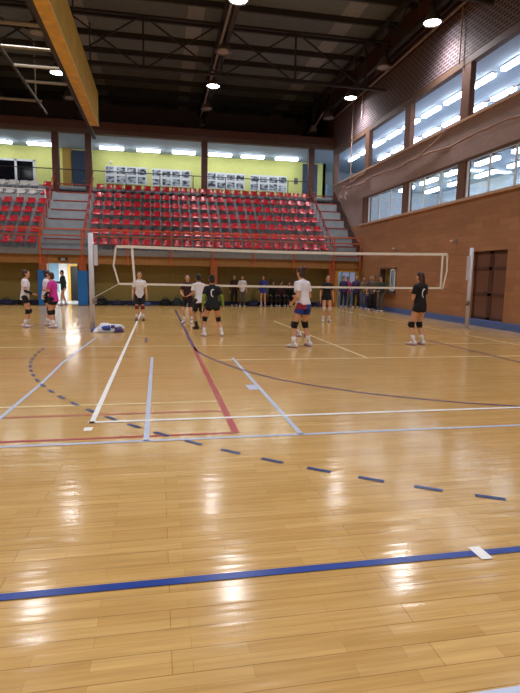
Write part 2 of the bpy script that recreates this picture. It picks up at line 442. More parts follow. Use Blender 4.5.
# rooms behind the right wall
rm = MB()
rm.box(X1, 15.2, YB, 38.2, 6.0, 6.2, 1)                              # slab
rm.box(X1, 15.0, YB, 31.3, 3.4, 3.55, 1)
rm.box(14.6, 14.8, YB, 31.3, 3.55, 6.0, 0)
rm.box(X1, 14.6, 26.3, 26.5, 3.55, 6.0, 0)
rm.box(15.0, 15.2, YB, 38.2, 6.2, 9.2, 0)
struct(rm.build('wall_side_rooms', [M['whitewall'], M['palegrey']]), 'pale rooms behind the side wall')
struct(bx(X1 - 0.0, 15.2, YB, 31.05, 9.2, 9.35).build('ceiling_side_gallery', M['palegrey']))
def ceiling_light(name, label, loc, length, along, group, big=0.2):
    t = thing(name, label, 'ceiling light', (loc[0], loc[1], loc[2] - 0.012), 0 if along == 'X' else PI / 2, group)
    l = length / 2
    MB().box(-l - 0.03, l + 0.03, -big / 2 - 0.02, big / 2 + 0.02, -0.04, 0.0).build('housing', M['white'], t)
    MB().box(-l, l, -big / 2, big / 2, -0.15, -0.04).build('diffuser', M['tube'], t)
    return t
n = 0
for r_, (x, off) in enumerate(((12.35, 0.0), (14.0, 0.9))):
    for k in range(9):
        y = 33.0 - 1.95 * k - off
        ceiling_light('fluorescent_light', 'upper gallery fluorescent strip, %s row from the opening, %s from the corner' % (ORD[r_], ORD[k]), (x, y, 9.2), 1.4, 'Y', 'upper gallery lights')
for r_, x in enumerate((12.0, 13.4)):
    for k in range(6):
        y = 24.6 - 2.15 * k
        ceiling_light('fluorescent_light', 'strip light behind lower windows, %s row from the glass, %s from the seating' % (ORD[r_], ORD[k]), (x, y, 5.98), 1.3, 'Y', 'lower room lights')

# hatch window in the right wall
hr = thing('window_9', 'white framed hatch window low in the brown wall near the corner', 'window', (XW, (HY0 + HY1) / 2, HZ0)); hr['kind'] = 'structure'
hh = (HY1 - HY0) / 2; hz = HZ1 - HZ0
f = MB()
for z in (0, hz - 0.06): f.box(-0.03, 0.2, -hh, hh, z, z + 0.06)
for y in (-hh, hh - 0.06): f.box(-0.03, 0.2, y, y + 0.06, 0, hz)
f.build('frame', M['tanbeam'], hr)
sash = MB()
for z in (0.06, hz - 0.12): sash.box(-0.06, -0.02, -hh + 0.02, -0.35, z, z + 0.06)
for y in (-hh + 0.02, -0.41): sash.box(-0.06, -0.02, y, y + 0.06, 0.06, hz - 0.06)
sa = sash.build('sash', M['white'], hr)
MB().box(-0.045, -0.035, -hh + 0.08, -0.41, 0.12, hz - 0.12).build('sash_panel', M['sky_pane'], sa)
MB().box(-0.052, -0.045, -hh + 0.3, -hh + 0.42, 0.4, 0.75).build('notice', M['greyblue'], sa)
MB().box(0.1, 0.11, -0.35, hh - 0.06, 0.06, hz - 0.06).build('glass', M['glass'], hr)
MB().box(0.22, 0.28, -hh, hh, 0.0, hz).build('inner_board', M['mustard'], hr)
MB().box(-0.22, 0.0, -hh - 0.05, hh + 0.05, -0.05, 0.0).build('counter', M['tanbeam'], hr)

# ---------------------------------------------------------------- other walls and roof
struct(bx(XL - 0.3, XL, YB, 38.2, 0, ROOF).build('wall_left', M['wall_brick']))
struct(bx(XL, XW, YB - 0.3, YB, 0, ROOF).build('wall_rear', M['wall_brick']))
rf = MB(); strips = [(-10.3, -9.5), (-3.75, -2.95), (1.35, 2.05), (7.75, 8.55)]
xs = [XL]
for a, b in strips: xs += [a, b]
xs.append(X1)
for i in range(len(xs) - 1): rf.box(xs[i], xs[i + 1], YB, 38.2, ROOF, ROOF + 0.1, i % 2)
struct(rf.build('ceiling', [M['ceil_dark'], M['ceil_strip']]), 'dark sheet roof with paler translucent strips')
# gallery front above the seats
gf = MB(); gf.box(XL, XW, 30.95, 31.3, 9.07, 9.30, 0); gf.box(XL, XW, 31.0, 31.3, 9.30, 9.72, 1); gf.box(XL, XW, 37.6, 37.8, 9.35, ROOF, 2)
struct(gf.build('wall_gallery_front', [M['tanbeam'], M['dbrown'], M['endwall']]), 'brown fascia beam above the gallery')
# purlins
for k, y in enumerate([7.0, 8.8, 10.6, 12.4, 14.2, 16.0, 17.8, 19.5, 21.2, 23.0, 24.8, 26.7, 28.6, 30.4, 32.2, 34.0, 35.9]):
    p = MB(); p.box(XL, XW, y - 0.06, y + 0.06, ROOF - 0.24, ROOF)
    struct(p.build('trim_purlin', M['steel']), 'dark roof purlin')
# transverse trusses
def truss_x(y, z0, z1):
    t = MB(); t.box(XL, XW, y - 0.06, y + 0.06, z1 - 0.08, z1); t.box(XL, XW, y - 0.05, y + 0.05, z0, z0 + 0.09)
    xx = [-13.72 + 3.3 * k for k in range(8)]
    for k, x in enumerate(xx):
        t.bar((x, y, z0), (x, y, z1), 0.07)
        if k < len(xx) - 1:
            x2 = xx[k + 1]
            t.bar((x, y, z0), (x2, y, z1), 0.055); t.bar((x, y, z1), (x2, y, z0), 0.055)
    return struct(t.build('trim_truss', M['steel']), 'dark lattice roof truss')
for y in (8.0, 16.0, 24.0): truss_x(y, 10.1, 12.25)
# longitudinal lattice girders that carry the lamps
for x in (-11.4, -4.42, 2.85, 9.75):
    t = MB(); z0, z1 = 10.95, 12.3
    t.box(x - 0.09, x + 0.09, YB, 37.6, z0, z0 + 0.14); t.box(x - 0.09, x + 0.09, YB, 37.6, z1, z1 + 0.12)
    y = -8.0; k = 0
    while y < 35:
        t.bar((x, y, z0 + 0.1), (x, y + 1.9, z1) if k % 2 else (x, y, z1), 0.06)
        t.bar((x, y, z1 if k % 2 else z0 + 0.1), (x, y + 1.9, z0 + 0.1 if k % 2 else z1), 0.06)
        y += 1.9; k += 1
    struct(t.build('trim_girder', M['steel']), 'dark lengthwise roof girder carrying lamps')
# conduit rails that run lengthwise
struct(MB().tube([(2.55, YB, 10.75), (2.55, 37.5, 10.75)], 0.05, 8).build('trim_conduit', M['steel_lt']), 'thin grey conduit under the roof girder')
for k, (dx, z, r_) in enumerate(((-0.10, 10.85, 0.05), (-0.22, 11.05, 0.045), (-0.14, 11.35, 0.06))):
    struct(MB().tube([(XW + dx, YB, z), (XW + dx, 30.9, z)], r_, 8).build('trim_pipe', M['steel_lt'] if k == 0 else M['steel']), 'pipe running along the top of the side wall')
# air duct elbows near the far corner
t = thing('ceiling_speaker', 'dark round loudspeaker under the roof in the far corner', 'speaker', (9.3, 31.9, 10.3))
MB().lathe([(0.05, 0.34), (0.16, 0.30), (0.22, 0.0), (0.2, -0.06)], 16).build('horn', M['steel_lt'], t, True)
MB().tube([(0, 0, 0.3), (0, 0, 2.3)], 0.03, 8).build('rod', M['steel'], t)
MB().tube([(0, 0, 0.1), (0.35, -1.0, 0.9)], 0.04, 8).build('stay', M['steel_lt'], t)

# ---------------------------------------------------------------- lamps
lamp_spots = [(y, lit) for y, lit in ((18.4, 1), (22.5, 0), (26.5, 1), (30.0, 0), (33.4, 0), (10.3, 1), (14.4, 0), (2.2, 1), (-5.5, 1))]
row_words = {-11.4: 'row along the left wall', -4.42: 'row over the left sideline', 2.68: 'middle row', 9.63: 'row beside the right wall'}
def lamp(x, y, z, lit, label):
    t = thing('high_bay_lamp', label, 'lamp', (x, y, z), group='high bay lamps')
    MB().lathe([(0.10, 0.42), (0.15, 0.38), (0.30, 0.10), (0.345, 0.02), (0.345, 0.0), (0.32, 0.0), (0.28, 0.10), (0.12, 0.30)], 24).build('reflector', M['lamphood'], t, True)
    MB().lathe([(0.06, 0.72), (0.11, 0.70), (0.11, 0.44), (0.08, 0.40)], 14).build('ballast', M['steel'], t, True)
    MB().tube([(0, 0, 0.70), (0, 0, 0.95)], 0.02, 6).build('hanger', M['steel'], t)
    MB().lathe([(0.28, 0.03), (0.20, 0.005), (0.05, -0.01)], 24).build('lens', M['lens'] if lit else M['lensoff'], t, True)
    if lit:
        ld = bpy.data.lights.new('lamp_light', 'SPOT'); ld.energy = LAMP_W; ld.spot_size = math.radians(150); ld.spot_blend = 1.0
        ld.shadow_soft_size = 0.26; ld.color = (0.98, 0.97, 1.0)
        lo = bpy.data.objects.new('lamp_light', ld); COL.objects.link(lo); lo.parent = t; lo.location = (0, 0, -0.30)
for x in (-11.4, -4.42, 2.68, 9.63):
    for y, lit in lamp_spots:
        yy = y
        if x == -11.4 and not lit: continue
        lamp(x, yy, 10.5, lit, '%s bell lamp, %s, %s' % ('lit' if lit else 'unlit', row_words[x],
             {18.4: 'second lit one from the far end', 26.5: 'lit one closest to the seating', 22.5: 'between two lit lamps over the far court', 30.0: 'over the seats', 33.4: 'over the gallery roof',
              10.3: 'over the near court', 14.4: 'over the net', 2.2: 'over the front line', -5.5: 'over the rear wall end'}[y]))

# ---------------------------------------------------------------- yellow beam and white ladder frame under the roof
t = thing('hanging_beam', 'long deep yellow beam hanging lengthwise under the dark roof', 'beam', (-2.9, 0, 8.45))
MB().box(-0.2, 0.2, 9.0, 27.0, 0.0, 0.03).build('underside', M['beamyellow'], t)
MB().box(-0.2, 0.2, 9.0, 27.0, 0.03, 1.5).build('body', M['beamdull'], t)
MB().box(0.2, 0.215, 9.0, 27.0, 0.0, 0.05).build('edge_trim', M['l_cream'], t)
MB().box(-0.34, -0.2, 8.8, 29.5, -0.02, 0.14).build('side_rail', M['steel'], t)
for y in (11, 16, 21, 26): MB().tube([(0, y, 1.5), (0, y, ROOF - 8.45)], 0.03, 6).build('hanger', M['steel'], t)
t = thing('ceiling_frame', 'white ladder shaped frame under the roof beside the yellow beam', 'frame', (0, 0, 8.6))
for y in (15.6, 17.2, 18.9, 20.45, 22.0): MB().tube([(-4.85, y, 0), (-3.1, y, 0)], 0.055, 8).build('rung', M['framegrey'], t)
MB().tube([(-6.6, 24.3, 0), (-4.7, 24.3, 0)], 0.05, 8).build('end_bar', M['framegrey'], t)
MB().bar((-4.84, 12.0, -0.02), (-4.84, 26.0, -0.02), 0.08).build('side_rail', M['steel'], t)
for y in (14.0, 18.5, 24.2): MB().tube([(-4.9, y, 0), (-4.9, y, 2.35)], 0.03, 6).build('hanger', M['steel_lt'], t)

# ---------------------------------------------------------------- seating terrace
RD_, RZ, Z0 = 0.68, 0.53, 2.62          # row depth, rise, first tread
NR = 7
tr = MB()
for i in range(NR):
    y0 = YS + 0.02 + RD_ * i
    tr.box(XL, XW, y0, y0 + RD_ + (0.02 if i < NR - 1 else 0.3), Z0 + RZ * i - (0.25 if i == 0 else 0.55), Z0 + RZ * i, 0)
tr.box(XL, XW, YS, YS + 0.12, Z0 - 0.25, Z0 + 0.02, 1)
terrace = tr.build('floor_terrace', [M['concrete'], M['concrete_d']]); struct(terrace, 'stepped grey concrete seating terrace')
struct(bx(XL, XW, YS + 0.15, YS + 0.55, 1.97, Z0 - 0.25).build('trim_terrace_beam', M['beamorange']), 'ochre beam under the front edge of the terrace')
for nm, xa, xb in (('left', -5.3, -3.55), ('right', 8.98, XW - 0.03)):
    s_ = MB()
    for i in range(NR + 1):
        y0 = YS - 0.012 + RD_ * i + (0.02 if i else 0); z = Z0 + RZ * i
        s_.box(xa, xb, y0, y0 + 0.05, z - 0.045, z + 0.012)
    struct(s_.build('trim_nosing_' + nm, M['nosing']), 'red nosings on the %s stair of the terrace' % nm)
# ramped stringer wall next to the side wall
sg = MB()
ys = [YS + 0.02 + RD_ * i for i in range(NR + 1)]
prof = [(YS - 0.05, Z0 - 0.25), (YS - 0.05, Z0 + 0.30), (ys[-1], Z0 + RZ * NR + 0.25), (ys[-1], Z0 + RZ * NR - 0.4)]
sg.rings([[Vector((x, y, z)) for y, z in prof] for x in (XW - 0.07, XW)])
struct(sg.build('trim_stringer', M['dbrown']), 'dark skirting up the stair beside the side wall')

# seats
def make_seat(kind):
    t = thing('stadium_seat', 'seat', 'seat')
    sec = [(-0.20, -0.05), (-0.19, 0.0), (-0.10, 0.01), (0.06, -0.01), (0.13, 0.02), (0.165, 0.09), (0.20, 0.24), (0.215, 0.26)]
    cols = [-0.195, -0.16, -0.08, 0.08, 0.16, 0.195]
    up = [0.04, 0.012, 0, 0, 0.012, 0.04]
    m = MB(); vs = []; nc = len(cols)
    for off in (0, 1):
        for j, (y, z) in enumerate(sec):
            for c, x in enumerate(cols):
                k = min(1, max(0, (j - 1)) / 1.0)
                back = max(0, min(1, (j - 4) / 2))
                yy = y - up[c] * back * 1.3 + (0.0 if not off else (0.015 if j > 3 else 0.0)); zz = z + up[c] * k * (1 - back) - (0 if not off else (0.018 if j <= 4 else 0.006))
                xx = x * (0.72 if j == len(sec) - 1 else 0.93 if j == len(sec) - 2 else 1)
                vs.append((xx, yy, zz))
    fs = []; ns = len(sec); o = ns * nc
    for j in range(ns - 1):
        for c in range(nc - 1):
            a = j * nc + c; fs.append((a, a + 1, a + nc + 1, a + nc)); fs.append((o + a, o + a + nc, o + a + nc + 1, o + a + 1))
    for j in range(ns - 1):
        for c in (0, nc - 1):
            a = j * nc + c; fs.append((a, a + nc, o + a + nc, o + a))
    for c in range(nc - 1):
        for j in (0, ns - 1):
            a = j * nc + c; fs.append((a, a + 1, o + a + 1, o + a))
    m.add(vs, fs)
    sh = m.build('shell', M['redseat'] if kind == 'red' else M['whiteseat'], t, True, (0, 0, 0.34))
    b = MB()
    for x in (-0.12, 0.12): b.box(x - 0.015, x + 0.015, -0.12, 0.12, 0.30, 0.335); b.box(x - 0.02, x + 0.02, 0.02, 0.08, 0.0, 0.32)
    b.box(-0.14, 0.14, -0.02, 0.14, 0.0, 0.015)
    b.build('bracket', M['concrete_d'], t)
    return t
seat_red = make_seat('red'); seat_white = make_seat('white'); used = {'red': False, 'white': False}
ROWW = ['front row', 'second row', 'third row', 'fourth row', 'fifth row', 'sixth row', 'top row']
def place_seat(kind, x, i, label, group):
    src = seat_red if kind == 'red' else seat_white
    o = src if not used[kind] else copy_tree(src)
    used[kind] = True
    o.location = (x + random.uniform(-0.012, 0.012), YS + 0.02 + RD_ * i + 0.42, Z0 + RZ * i); o.rotation_euler = (0, 0, random.uniform(-0.03, 0.03))
    tag(o, label, 'seat', group)
for i in range(NR):
    for k in range(24):
        place_seat('red', -3.05 + 0.503 * k, i, 'red plastic seat in the %s of the big block, %s from the left stair' % (ROWW[i], ORD[k]), 'red seats of the big block')
for i in range(NR):
    for k in range(7):
        if i >= 5 and k > 0:
            place_seat('white', -5.85 - 0.55 * k, i, 'white plastic seat in the %s beside the left stair, %s from the stair' % (ROWW[i], ORD[k]), 'white seats behind the parapet')
        else:
            place_seat('red', -5.78 - 0.55 * k, i, 'red plastic seat in the %s of the small block, %s from the stair' % (ROWW[i], ORD[k]), 'red seats of the small block')
# parapet and white rail in the small block
yp = YS + 0.02 + RD_ * 5 + 0.1
struct(bx(XL, -5.62, yp - 0.1, yp + 0.0, Z0 + RZ * 5, Z0 + RZ * 5 + 0.22).build('wall_parapet', M['concrete']), 'pale parapet in front of the white seats')
t = thing('parapet_rail', 'white tube rail on the pale parapet below the white seats', 'railing', (0, yp - 0.05, Z0 + RZ * 5 + 0.22))
MB().tube([(-13.5, 0, 0.28), (-5.66, 0, 0.28)], 0.035, 8).build('top_rail', M['white'], t)
for x in (-5.68, -7.0, -8.9, -10.8, -12.7): MB().tube([(x, -0.06, -0.35), (x, -0.06, 0.28)], 0.032, 8).build('post', M['white'], t)
# front railing along the terrace
t = thing('terrace_railing', 'orange tube railing along the front edge of the terrace', 'railing', (0, YS - 0.05, 1.92))
for z in (1.62, 1.33): MB().tube([(-13.8, 0, z), (XW - 0.08, 0, z)], 0.028, 8).build('rail', M['orange'], t)
for x in (-13.4, -11.4, -9.4, -7.4, -5.32, -3.48, -1.4, 0.62, 2.66, 4.7, 6.75, 8.85, 10.28): MB().bar((x, 0, 0.0), (x, 0, 1.62), 0.055).build('post', M['orange'], t)
def stair_rail(x, label, hs=(0.85, 0.5)):
    t = thing('stair_handrail', label, 'railing', (x, YS, Z0))
    a, b = 0.10, RD_ * NR
    for h in hs: MB().tube([(0, a, h), (0, b, h + RZ * (NR - 0.2))], 0.024, 8).build('rail', M['nosing'], t)
    for i in range(NR):
        MB().bar((0, a + RD_ * i, RZ * i), (0, a + RD_ * i, RZ * i + hs[0]), 0.04).build('post', M['orange'] if i < 3 else M['nosing'], t)  # upper posts red-brown: the weaker light up there is put into the colour
stair_rail(-5.40, 'sloping orange handrail between the small seat block and the left stair')
stair_rail(-3.42, 'sloping orange handrail between the left stair and the big seat block')
stair_rail(8.93, 'sloping orange handrail between the big seat block and the right stair', (0.45, 0.25))

# columns under the terrace
for k, (x, pad) in enumerate(((-11.6, 1), (-5.27, 1), (-3.5, 1), (2.72, 0), (8.85, 0))):
    c = MB().box(x - 0.17, x + 0.17, YS + 0.1, YS + 0.58, 0, 2.37)
    o = c.build('trim_column', M['columnorange']); struct(o, 'orange column under the terrace')
    if pad:
        tag(MB().box(x - 0.22, x + 0.22, YS + 0.04, YS + 0.62, 0.02, 1.64).build('column_pad', M['bluepad']),
            'blue foam pad wrapped round the orange column, %s' % ('far off to the left', 'left of the bright doorway', 'right of the bright doorway')[k], 'pad', 'blue column pads')
# wall under the terrace with two doorways
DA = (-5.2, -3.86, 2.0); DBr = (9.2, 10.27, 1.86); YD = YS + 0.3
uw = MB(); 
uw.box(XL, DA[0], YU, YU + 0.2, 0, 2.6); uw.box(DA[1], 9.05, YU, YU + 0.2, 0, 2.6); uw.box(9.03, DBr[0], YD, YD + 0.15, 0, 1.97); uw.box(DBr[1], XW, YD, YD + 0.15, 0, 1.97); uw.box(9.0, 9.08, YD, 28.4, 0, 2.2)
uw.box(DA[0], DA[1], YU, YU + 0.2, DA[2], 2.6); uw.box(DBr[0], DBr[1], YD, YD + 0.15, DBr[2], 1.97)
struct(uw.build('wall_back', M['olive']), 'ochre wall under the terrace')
struct(MB().box(XL, DA[0], YU - 0.05, YU, 0, 0.2).box(DA[1], 9.0, YU - 0.05, YU, 0, 0.2).build('baseboard_back', M['navy']))
# corridor behind the left doorway
cw = MB(); cw.box(DA[0] - 1.15, DA[0] - 1.0, YU + 0.2, 30.6, 0, 2.2); cw.box(DA[1] + 0.5, DA[1] + 0.65, YU + 0.2, 30.6, 0, 2.2); cw.box(DA[0] - 1.15, DA[1] + 0.65, 30.6, 30.75, 0, 2.2); cw.box(DA[0] - 1.15, DA[1] + 0.65, YU + 0.2, 30.75, 2.2, 2.26)
struct(cw.build('wall_corridor', M['white']), 'white corridor behind the left doorway')
dk = thing('door_2', 'dark open door at the end of the white corridor', 'door', (-4.42, 30.5, 0)); dk['kind'] = 'structure'
MB().box(-0.3, 0.42, -0.03, 0.03, 0.02, 1.9).build('leaf', M['black'], dk); MB().box(-0.42, -0.3, -0.05, 0.05, 0, 2.0).build('frame', M['yellowframe'], dk)
MB().box(-0.3, 0.42, -0.05, 0.05, 1.9, 2.0).build('frame_head', M['yellowframe'], dk)
w10 = thing('window_10', 'pale blue glazed panel on the wall of the white corridor', 'window', (-5.95, 30.55, 0.5)); w10['kind'] = 'structure'
MB().box(0.0, 0.62, -0.02, 0.02, 0, 1.6).build('pane', M['sky_pane'], w10); MB().box(0.62, 0.67, -0.04, 0.04, 0, 1.6).build('frame', M['white'], w10)
t = thing('exit_sign', 'small white lit exit sign above the bright doorway', 'sign', (-4.28, YU - 0.045, 2.02))
MB().box(-0.26, 0.36, -0.04, 0.04, 0, 0.13).build('housing', M['white'], t); MB().box(-0.24, 0.34, -0.046, -0.04, 0.015, 0.115).build('lit_panel', M['exit'], t)
t = thing('emergency_light', 'twin spot emergency light over the bright doorway', 'light', (-4.35, YS + 0.095, 2.12))
MB().box(-0.1, 0.1, -0.03, 0.05, -0.02, 0.08).build('case', M['concrete'], t)
for x in (-0.16, 0.16): MB().ell((x, -0.04, 0.06), 0.06, 0.05, 0.06).build('spot_head', M['black'], t, True)
ld = bpy.data.lights.new('corridor_lamp', 'AREA'); ld.energy = CORR_W; ld.size = 0.8
lo = bpy.data.objects.new('corridor_lamp', ld); COL.objects.link(lo); lo.location = (-4.4, 29.0, 2.15)
# corridor behind the right doorway
cw = MB(); cw.box(9.0, 11.9, 28.4, 28.55, 0, 2.2); cw.box(9.0, 11.9, YS + 0.56, 28.55, 2.2, 2.26); cw.box(11.75, 11.9, 26.75, 28.4, 0, 2.2); cw.box(XW, 11.9, 26.6, 26.75, 0, 2.2)
struct(cw.build('wall_lobby', M['palegrey']), 'lobby behind the right doorway')
w11 = thing('window_11', 'lavender window seen through the yellow framed doorway', 'window', (11.2, 28.32, 0.8)); w11['kind'] = 'structure'
MB().box(-1.0, -0.22, -0.02, 0.02, 0, 1.05).build('pane', M['lavender'], w11)
ff = MB(); 
for x in (-1.04, -0.62, -0.24): ff.box(x, x + 0.05, -0.05, -0.02, 0, 1.05)
for z in (-0.03, 1.02): ff.box(-1.04, -0.2, -0.05, -0.02, z, z + 0.05)
ff.build('frame', M['greyblue'], w11)
d3 = thing('door_3', 'yellow framed open doorway in the corner beside the side wall', 'door', ((DBr[0] + DBr[1]) / 2, YD, 0)); d3['kind'] = 'structure'
hw = (DBr[1] - DBr[0]) / 2
MB().box(-hw - 0.13, -hw + 0.03, -0.05, 0.17, 0, 1.96).box(hw - 0.03, hw + 0.1, -0.05, 0.17, 0, 1.96).box(-hw, hw, -0.05, 0.17, 1.82, 1.96).build('frame', M['yellowframe'], d3)
ld = bpy.data.lights.new('lobby_lamp', 'AREA'); ld.energy = 7; ld.size = 0.6
lo = bpy.data.objects.new('lobby_lamp', ld); COL.objects.link(lo); lo.location = (10.2, 27.6, 2.15)
for nm, xa, xb in (('corridor', DA[0] - 1.1, DA[1] + 0.6), ('lobby', 9.08, 11.75)):
    struct(bx(xa, xb, YU - 0.02 if nm == 'corridor' else YD + 0.45, 30.6 if nm == 'corridor' else 28.4, -0.02, 0.008).build('floor_' + nm, M['greyfloor']))

# ---------------------------------------------------------------- gallery above the terrace
YG = 35.5
struct(bx(XL, XW, ys[-1] + 0.25, 38.2, 6.05, 6.25).build('floor_gallery', M['concrete']))
struct(bx(XL, 15.2, 31.05, 38.2, 9.2, 9.35).build('ceiling_gallery', M['palegrey']))
gw = MB(); gw.box(XL, 11.3, YG, YG + 0.2, 6.95, 9.2, 0); gw.box(XL, 11.3, YG - 0.01, YG + 0.2, 6.2, 6.95, 1); gw.box(11.1, 11.3, YG, 38.2, 6.2, 9.2, 0)
struct(gw.build('wall_gallery', [M['yellow'], M['mustard']]), 'yellow gallery wall with a mustard lower band')
struct(bx(11.3, 15.2, 38.0, 38.2, 6.2, 9.2).build('wall_gallery_end', M['whitewall']))
d5 = thing('door_5', 'white framed glass door at the far corner of the gallery', 'door', (12.0, 37.8, 6.2)); d5['kind'] = 'structure'
f = MB()
for x in (-0.6, 0.1, 0.8): f.box(x, x + 0.1, 0, 0.06, 0, 2.2)
for z in (0.0, 1.0, 2.1): f.box(-0.6, 0.9, 0, 0.06, z, z + 0.1)
f.build('frame', M['white'], d5); MB().box(-0.5, 0.8, 0.05, 0.06, 0.1, 2.1).build('pane', M['sky_pane'], d5)
for x, nm in ((-5.4, 'a'), (-3.68, 'b'), (2.66, 'c'), (8.98, 'd'), (-11.6, 'e')):
    struct(MB().box(x - 0.17, x + 0.17, 30.96, 31.28, Z0 + RZ * 6, 9.1).build('trim_pillar', M['dbrown']), 'brown pillar between the gallery and the seats')
for i, (xa, xb) in enumerate(((-9.75, -8.4), (-7.5, -6.1), (-3.4, -2.0), (-1.2, 0.2), (0.95, 2.35), (3.2, 4.65), (5.3, 6.75), (7.55, 9.0))):
    ceiling_light('fluorescent_light', 'fluorescent strip above the yellow gallery wall, %s from the left of the picture' % ORD[i], ((xa + xb) / 2, 34.3, 9.2), xb - xa, 'X', 'gallery ceiling lights', 0.34)
# gallery rail
t = thing('gallery_railing', 'dark tube railing along the gallery behind the top row', 'railing', (0, 31.4, 6.25))
MB().tube([(XL + 0.1, 0, 0.95), (9.0, 0, 0.95)], 0.025, 8).build('top_rail', M['steel'], t)
x = -13.0
while x < 9.0:
    MB().tube([(x, 0, 0), (x, 0, 0.95)], 0.022, 8).build('post', M['steel'], t); x += 1.88
# photo panels on the yellow wall
pp = [('first', -3.22, -0.63, 7.22, 8.30), ('second', -0.35, 2.15, 7.20, 8.27), ('third', 3.2, 5.72, 7.2, 8.24), ('fourth', 6.05, 8.6, 7.2, 8.22)]
for nm, xa, xb, za, zb in pp:
    t = thing('photo_panel', 'white board of eight grey photographs on the yellow wall, %s from the left' % nm, 'photo panel', ((xa + xb) / 2, YG - 0.06, za), group='photo boards on the gallery wall')
    W2 = (xb - xa) / 2; H2 = zb - za
    MB().box(-W2, W2, 0, 0.03, 0, H2).build('board', M['white'], t)
    for r_ in range(2):
        for c in range(4):
            cw_ = 2 * W2 / 4; x0 = -W2 + cw_ * c + cw_ * 0.10; z0 = H2 * (0.06 + 0.49 * r_)
            MB().box(x0, x0 + cw_ * random.uniform(0.72, 0.84), -0.008, 0, z0, z0 + H2 * random.uniform(0.32, 0.40)).build('photo', M['photo%d' % random.randrange(8)], t)
# gallery window and doors
w12 = thing('window_12', 'white framed dark window in the yellow gallery wall', 'window', (-8.5, YG - 0.04, 7.0)); w12['kind'] = 'structure'
f = MB()
for x in (-1.1, -0.06, 1.0): f.box(x, x + 0.14, -0.03, 0.05, 0, 1.4)
for z in (0, 1.28): f.box(-1.1, 1.14, -0.03, 0.05, z, z + 0.12)
f.build('frame', M['white'], w12)
for x in (-0.96, 0.08): MB().box(x, x + 0.92, 0.0, 0.04, 0.12, 1.28).build('pane', M['darkglass'], w12)
for nm, xa, xb, cat in (('door_4', -5.2, -4.3, 'left'), ('door_6', 9.68, 10.72, 'right')):
    d = thing(nm, 'tall blue grey door in the yellow gallery wall above the %s stair' % cat, 'door', ((xa + xb) / 2, YG - 0.05, 6.25)); d['kind'] = 'structure'
    wd = (xb - xa) / 2
    MB().box(-wd, wd, 0, 0.05, 0, 2.85).build('leaf', M['doordark'], d)
    b = MB()
    for k in range(5): b.box(-wd + 2 * wd * k / 5, -wd + 2 * wd * k / 5 + 0.03, -0.015, 0, 0, 2.85)
    b.build('battens', M['doordark'], d)
    MB().tube([(wd - 0.12, -0.02, 1.0), (wd - 0.12, -0.08, 1.0), (wd - 0.25, -0.08, 1.0)], 0.015).build('handle', M['steel_lt'], d)
struct(MB().box(-5.75, -5.25, YG - 0.12, YG, 6.25, 9.2).build('trim_pier', M['mustard']), 'mustard pier beside the gallery door')
tag(MB().box(9.1, 9.35, YG - 0.04, YG, 7.75, 8.15).box(9.15, 9.3, YG - 0.05, YG - 0.04, 7.8, 8.0).build('wall_notice', M['greytop']), 'small grey notice beside the blue grey gallery door', 'notice')
tag(MB().ell((-2.85, YG - 0.06, 8.5), 0.09, 0.06, 0.09).build('wall_bell', M['white'], None, True), 'small white round bell above the first photo board', 'bell')

# ---------------------------------------------------------------- wall speakers, protective net, cords on the right wall
for k, (y, z) in enumerate(((17.2, 2.85), (21.9, 2.82))):
    t = thing('wall_spotlight', 'small pale box light with arm on the brown wall, %s' % ('near the net end' if k == 0 else 'above the hatch window'), 'light', (XW, y, z))
    MB().box(-0.05, 0, -0.05, 0.05, -0.06, 0.1).build('bracket', M['steel_lt'], t)
    MB().tube([(-0.05, 0, 0.02), (-0.16, 0, 0.02)], 0.02).build('arm', M['steel_lt'], t)
    MB().lathe([(0.03, 0.05), (0.06, 0.02), (0.07, -0.05), (0.03, -0.06)], 12, (-0.2, 0, 0.0)).build('head', M['sill'], t, True)
def wob(p, a): return (p[0] + random.uniform(-a, a) * 0.4, p[1], p[2] + random.uniform(-a, a))
t = thing('protective_net', 'bundled beige safety net draped along the upper side wall', 'net', (0, 0, 0))
pts = []; y = 29.6
while y > 3:
    sag = 0.05 * math.sin((29.6 - y) * 1.45) + 0.02 * math.sin(y * 3.1)
    pts.append((XW - 0.16, y, 6.40 + sag - 0.012 * (29.6 - y))); y -= 0.35
MB().tube([wob(p, 0.02) for p in pts], [0.03 + 0.02 * abs(math.sin(i * 0.9)) for i in range(len(pts))], 8).build('bundle', M['rope'], t, True)
pts = []
for k in range(15):
    u = k / 14; y = 21.6 - 3.5 * u
    pts.append((XW - 0.12, y, 6.33 + 0.55 * u ** 2.2))
MB().tube([wob(p, 0.02) for p in pts], [0.05 - 0.02 * k / 14 for k in range(15)], 8).build('swag', M['rope'], t, True)
pts = [(XW - 0.14, 29.4 - 3.9 * k / 10, 6.55 + 0.28 * (k / 10) ** 1.5 + 0.05 * math.sin(k * 2)) for k in range(11)]
MB().tube(pts, 0.04, 8).build('swag', M['rope'], t, True)
for k, (y, l) in enumerate(((29.3, 0.55), (29.0, 0.42), (28.3, 0.62), (28.1, 0.35))):
    MB().tube([(XW - 0.2, y, 6.4), (XW - 0.22, y + 0.1, 6.4 - l * 0.6), (XW - 0.2, y - 0.05, 6.4 - l)], 0.025, 6).build('loose_cord', M['rope'], t)
for y, z0 in ((27.9, 6.5), (26.6, 9.6), (17.6, 8.9)):
    MB().tube([(XW - 0.10, y, 10.85), (XW - 0.10, y, z0)], 0.025, 6).build('hanging_cord', M['rope'], t)
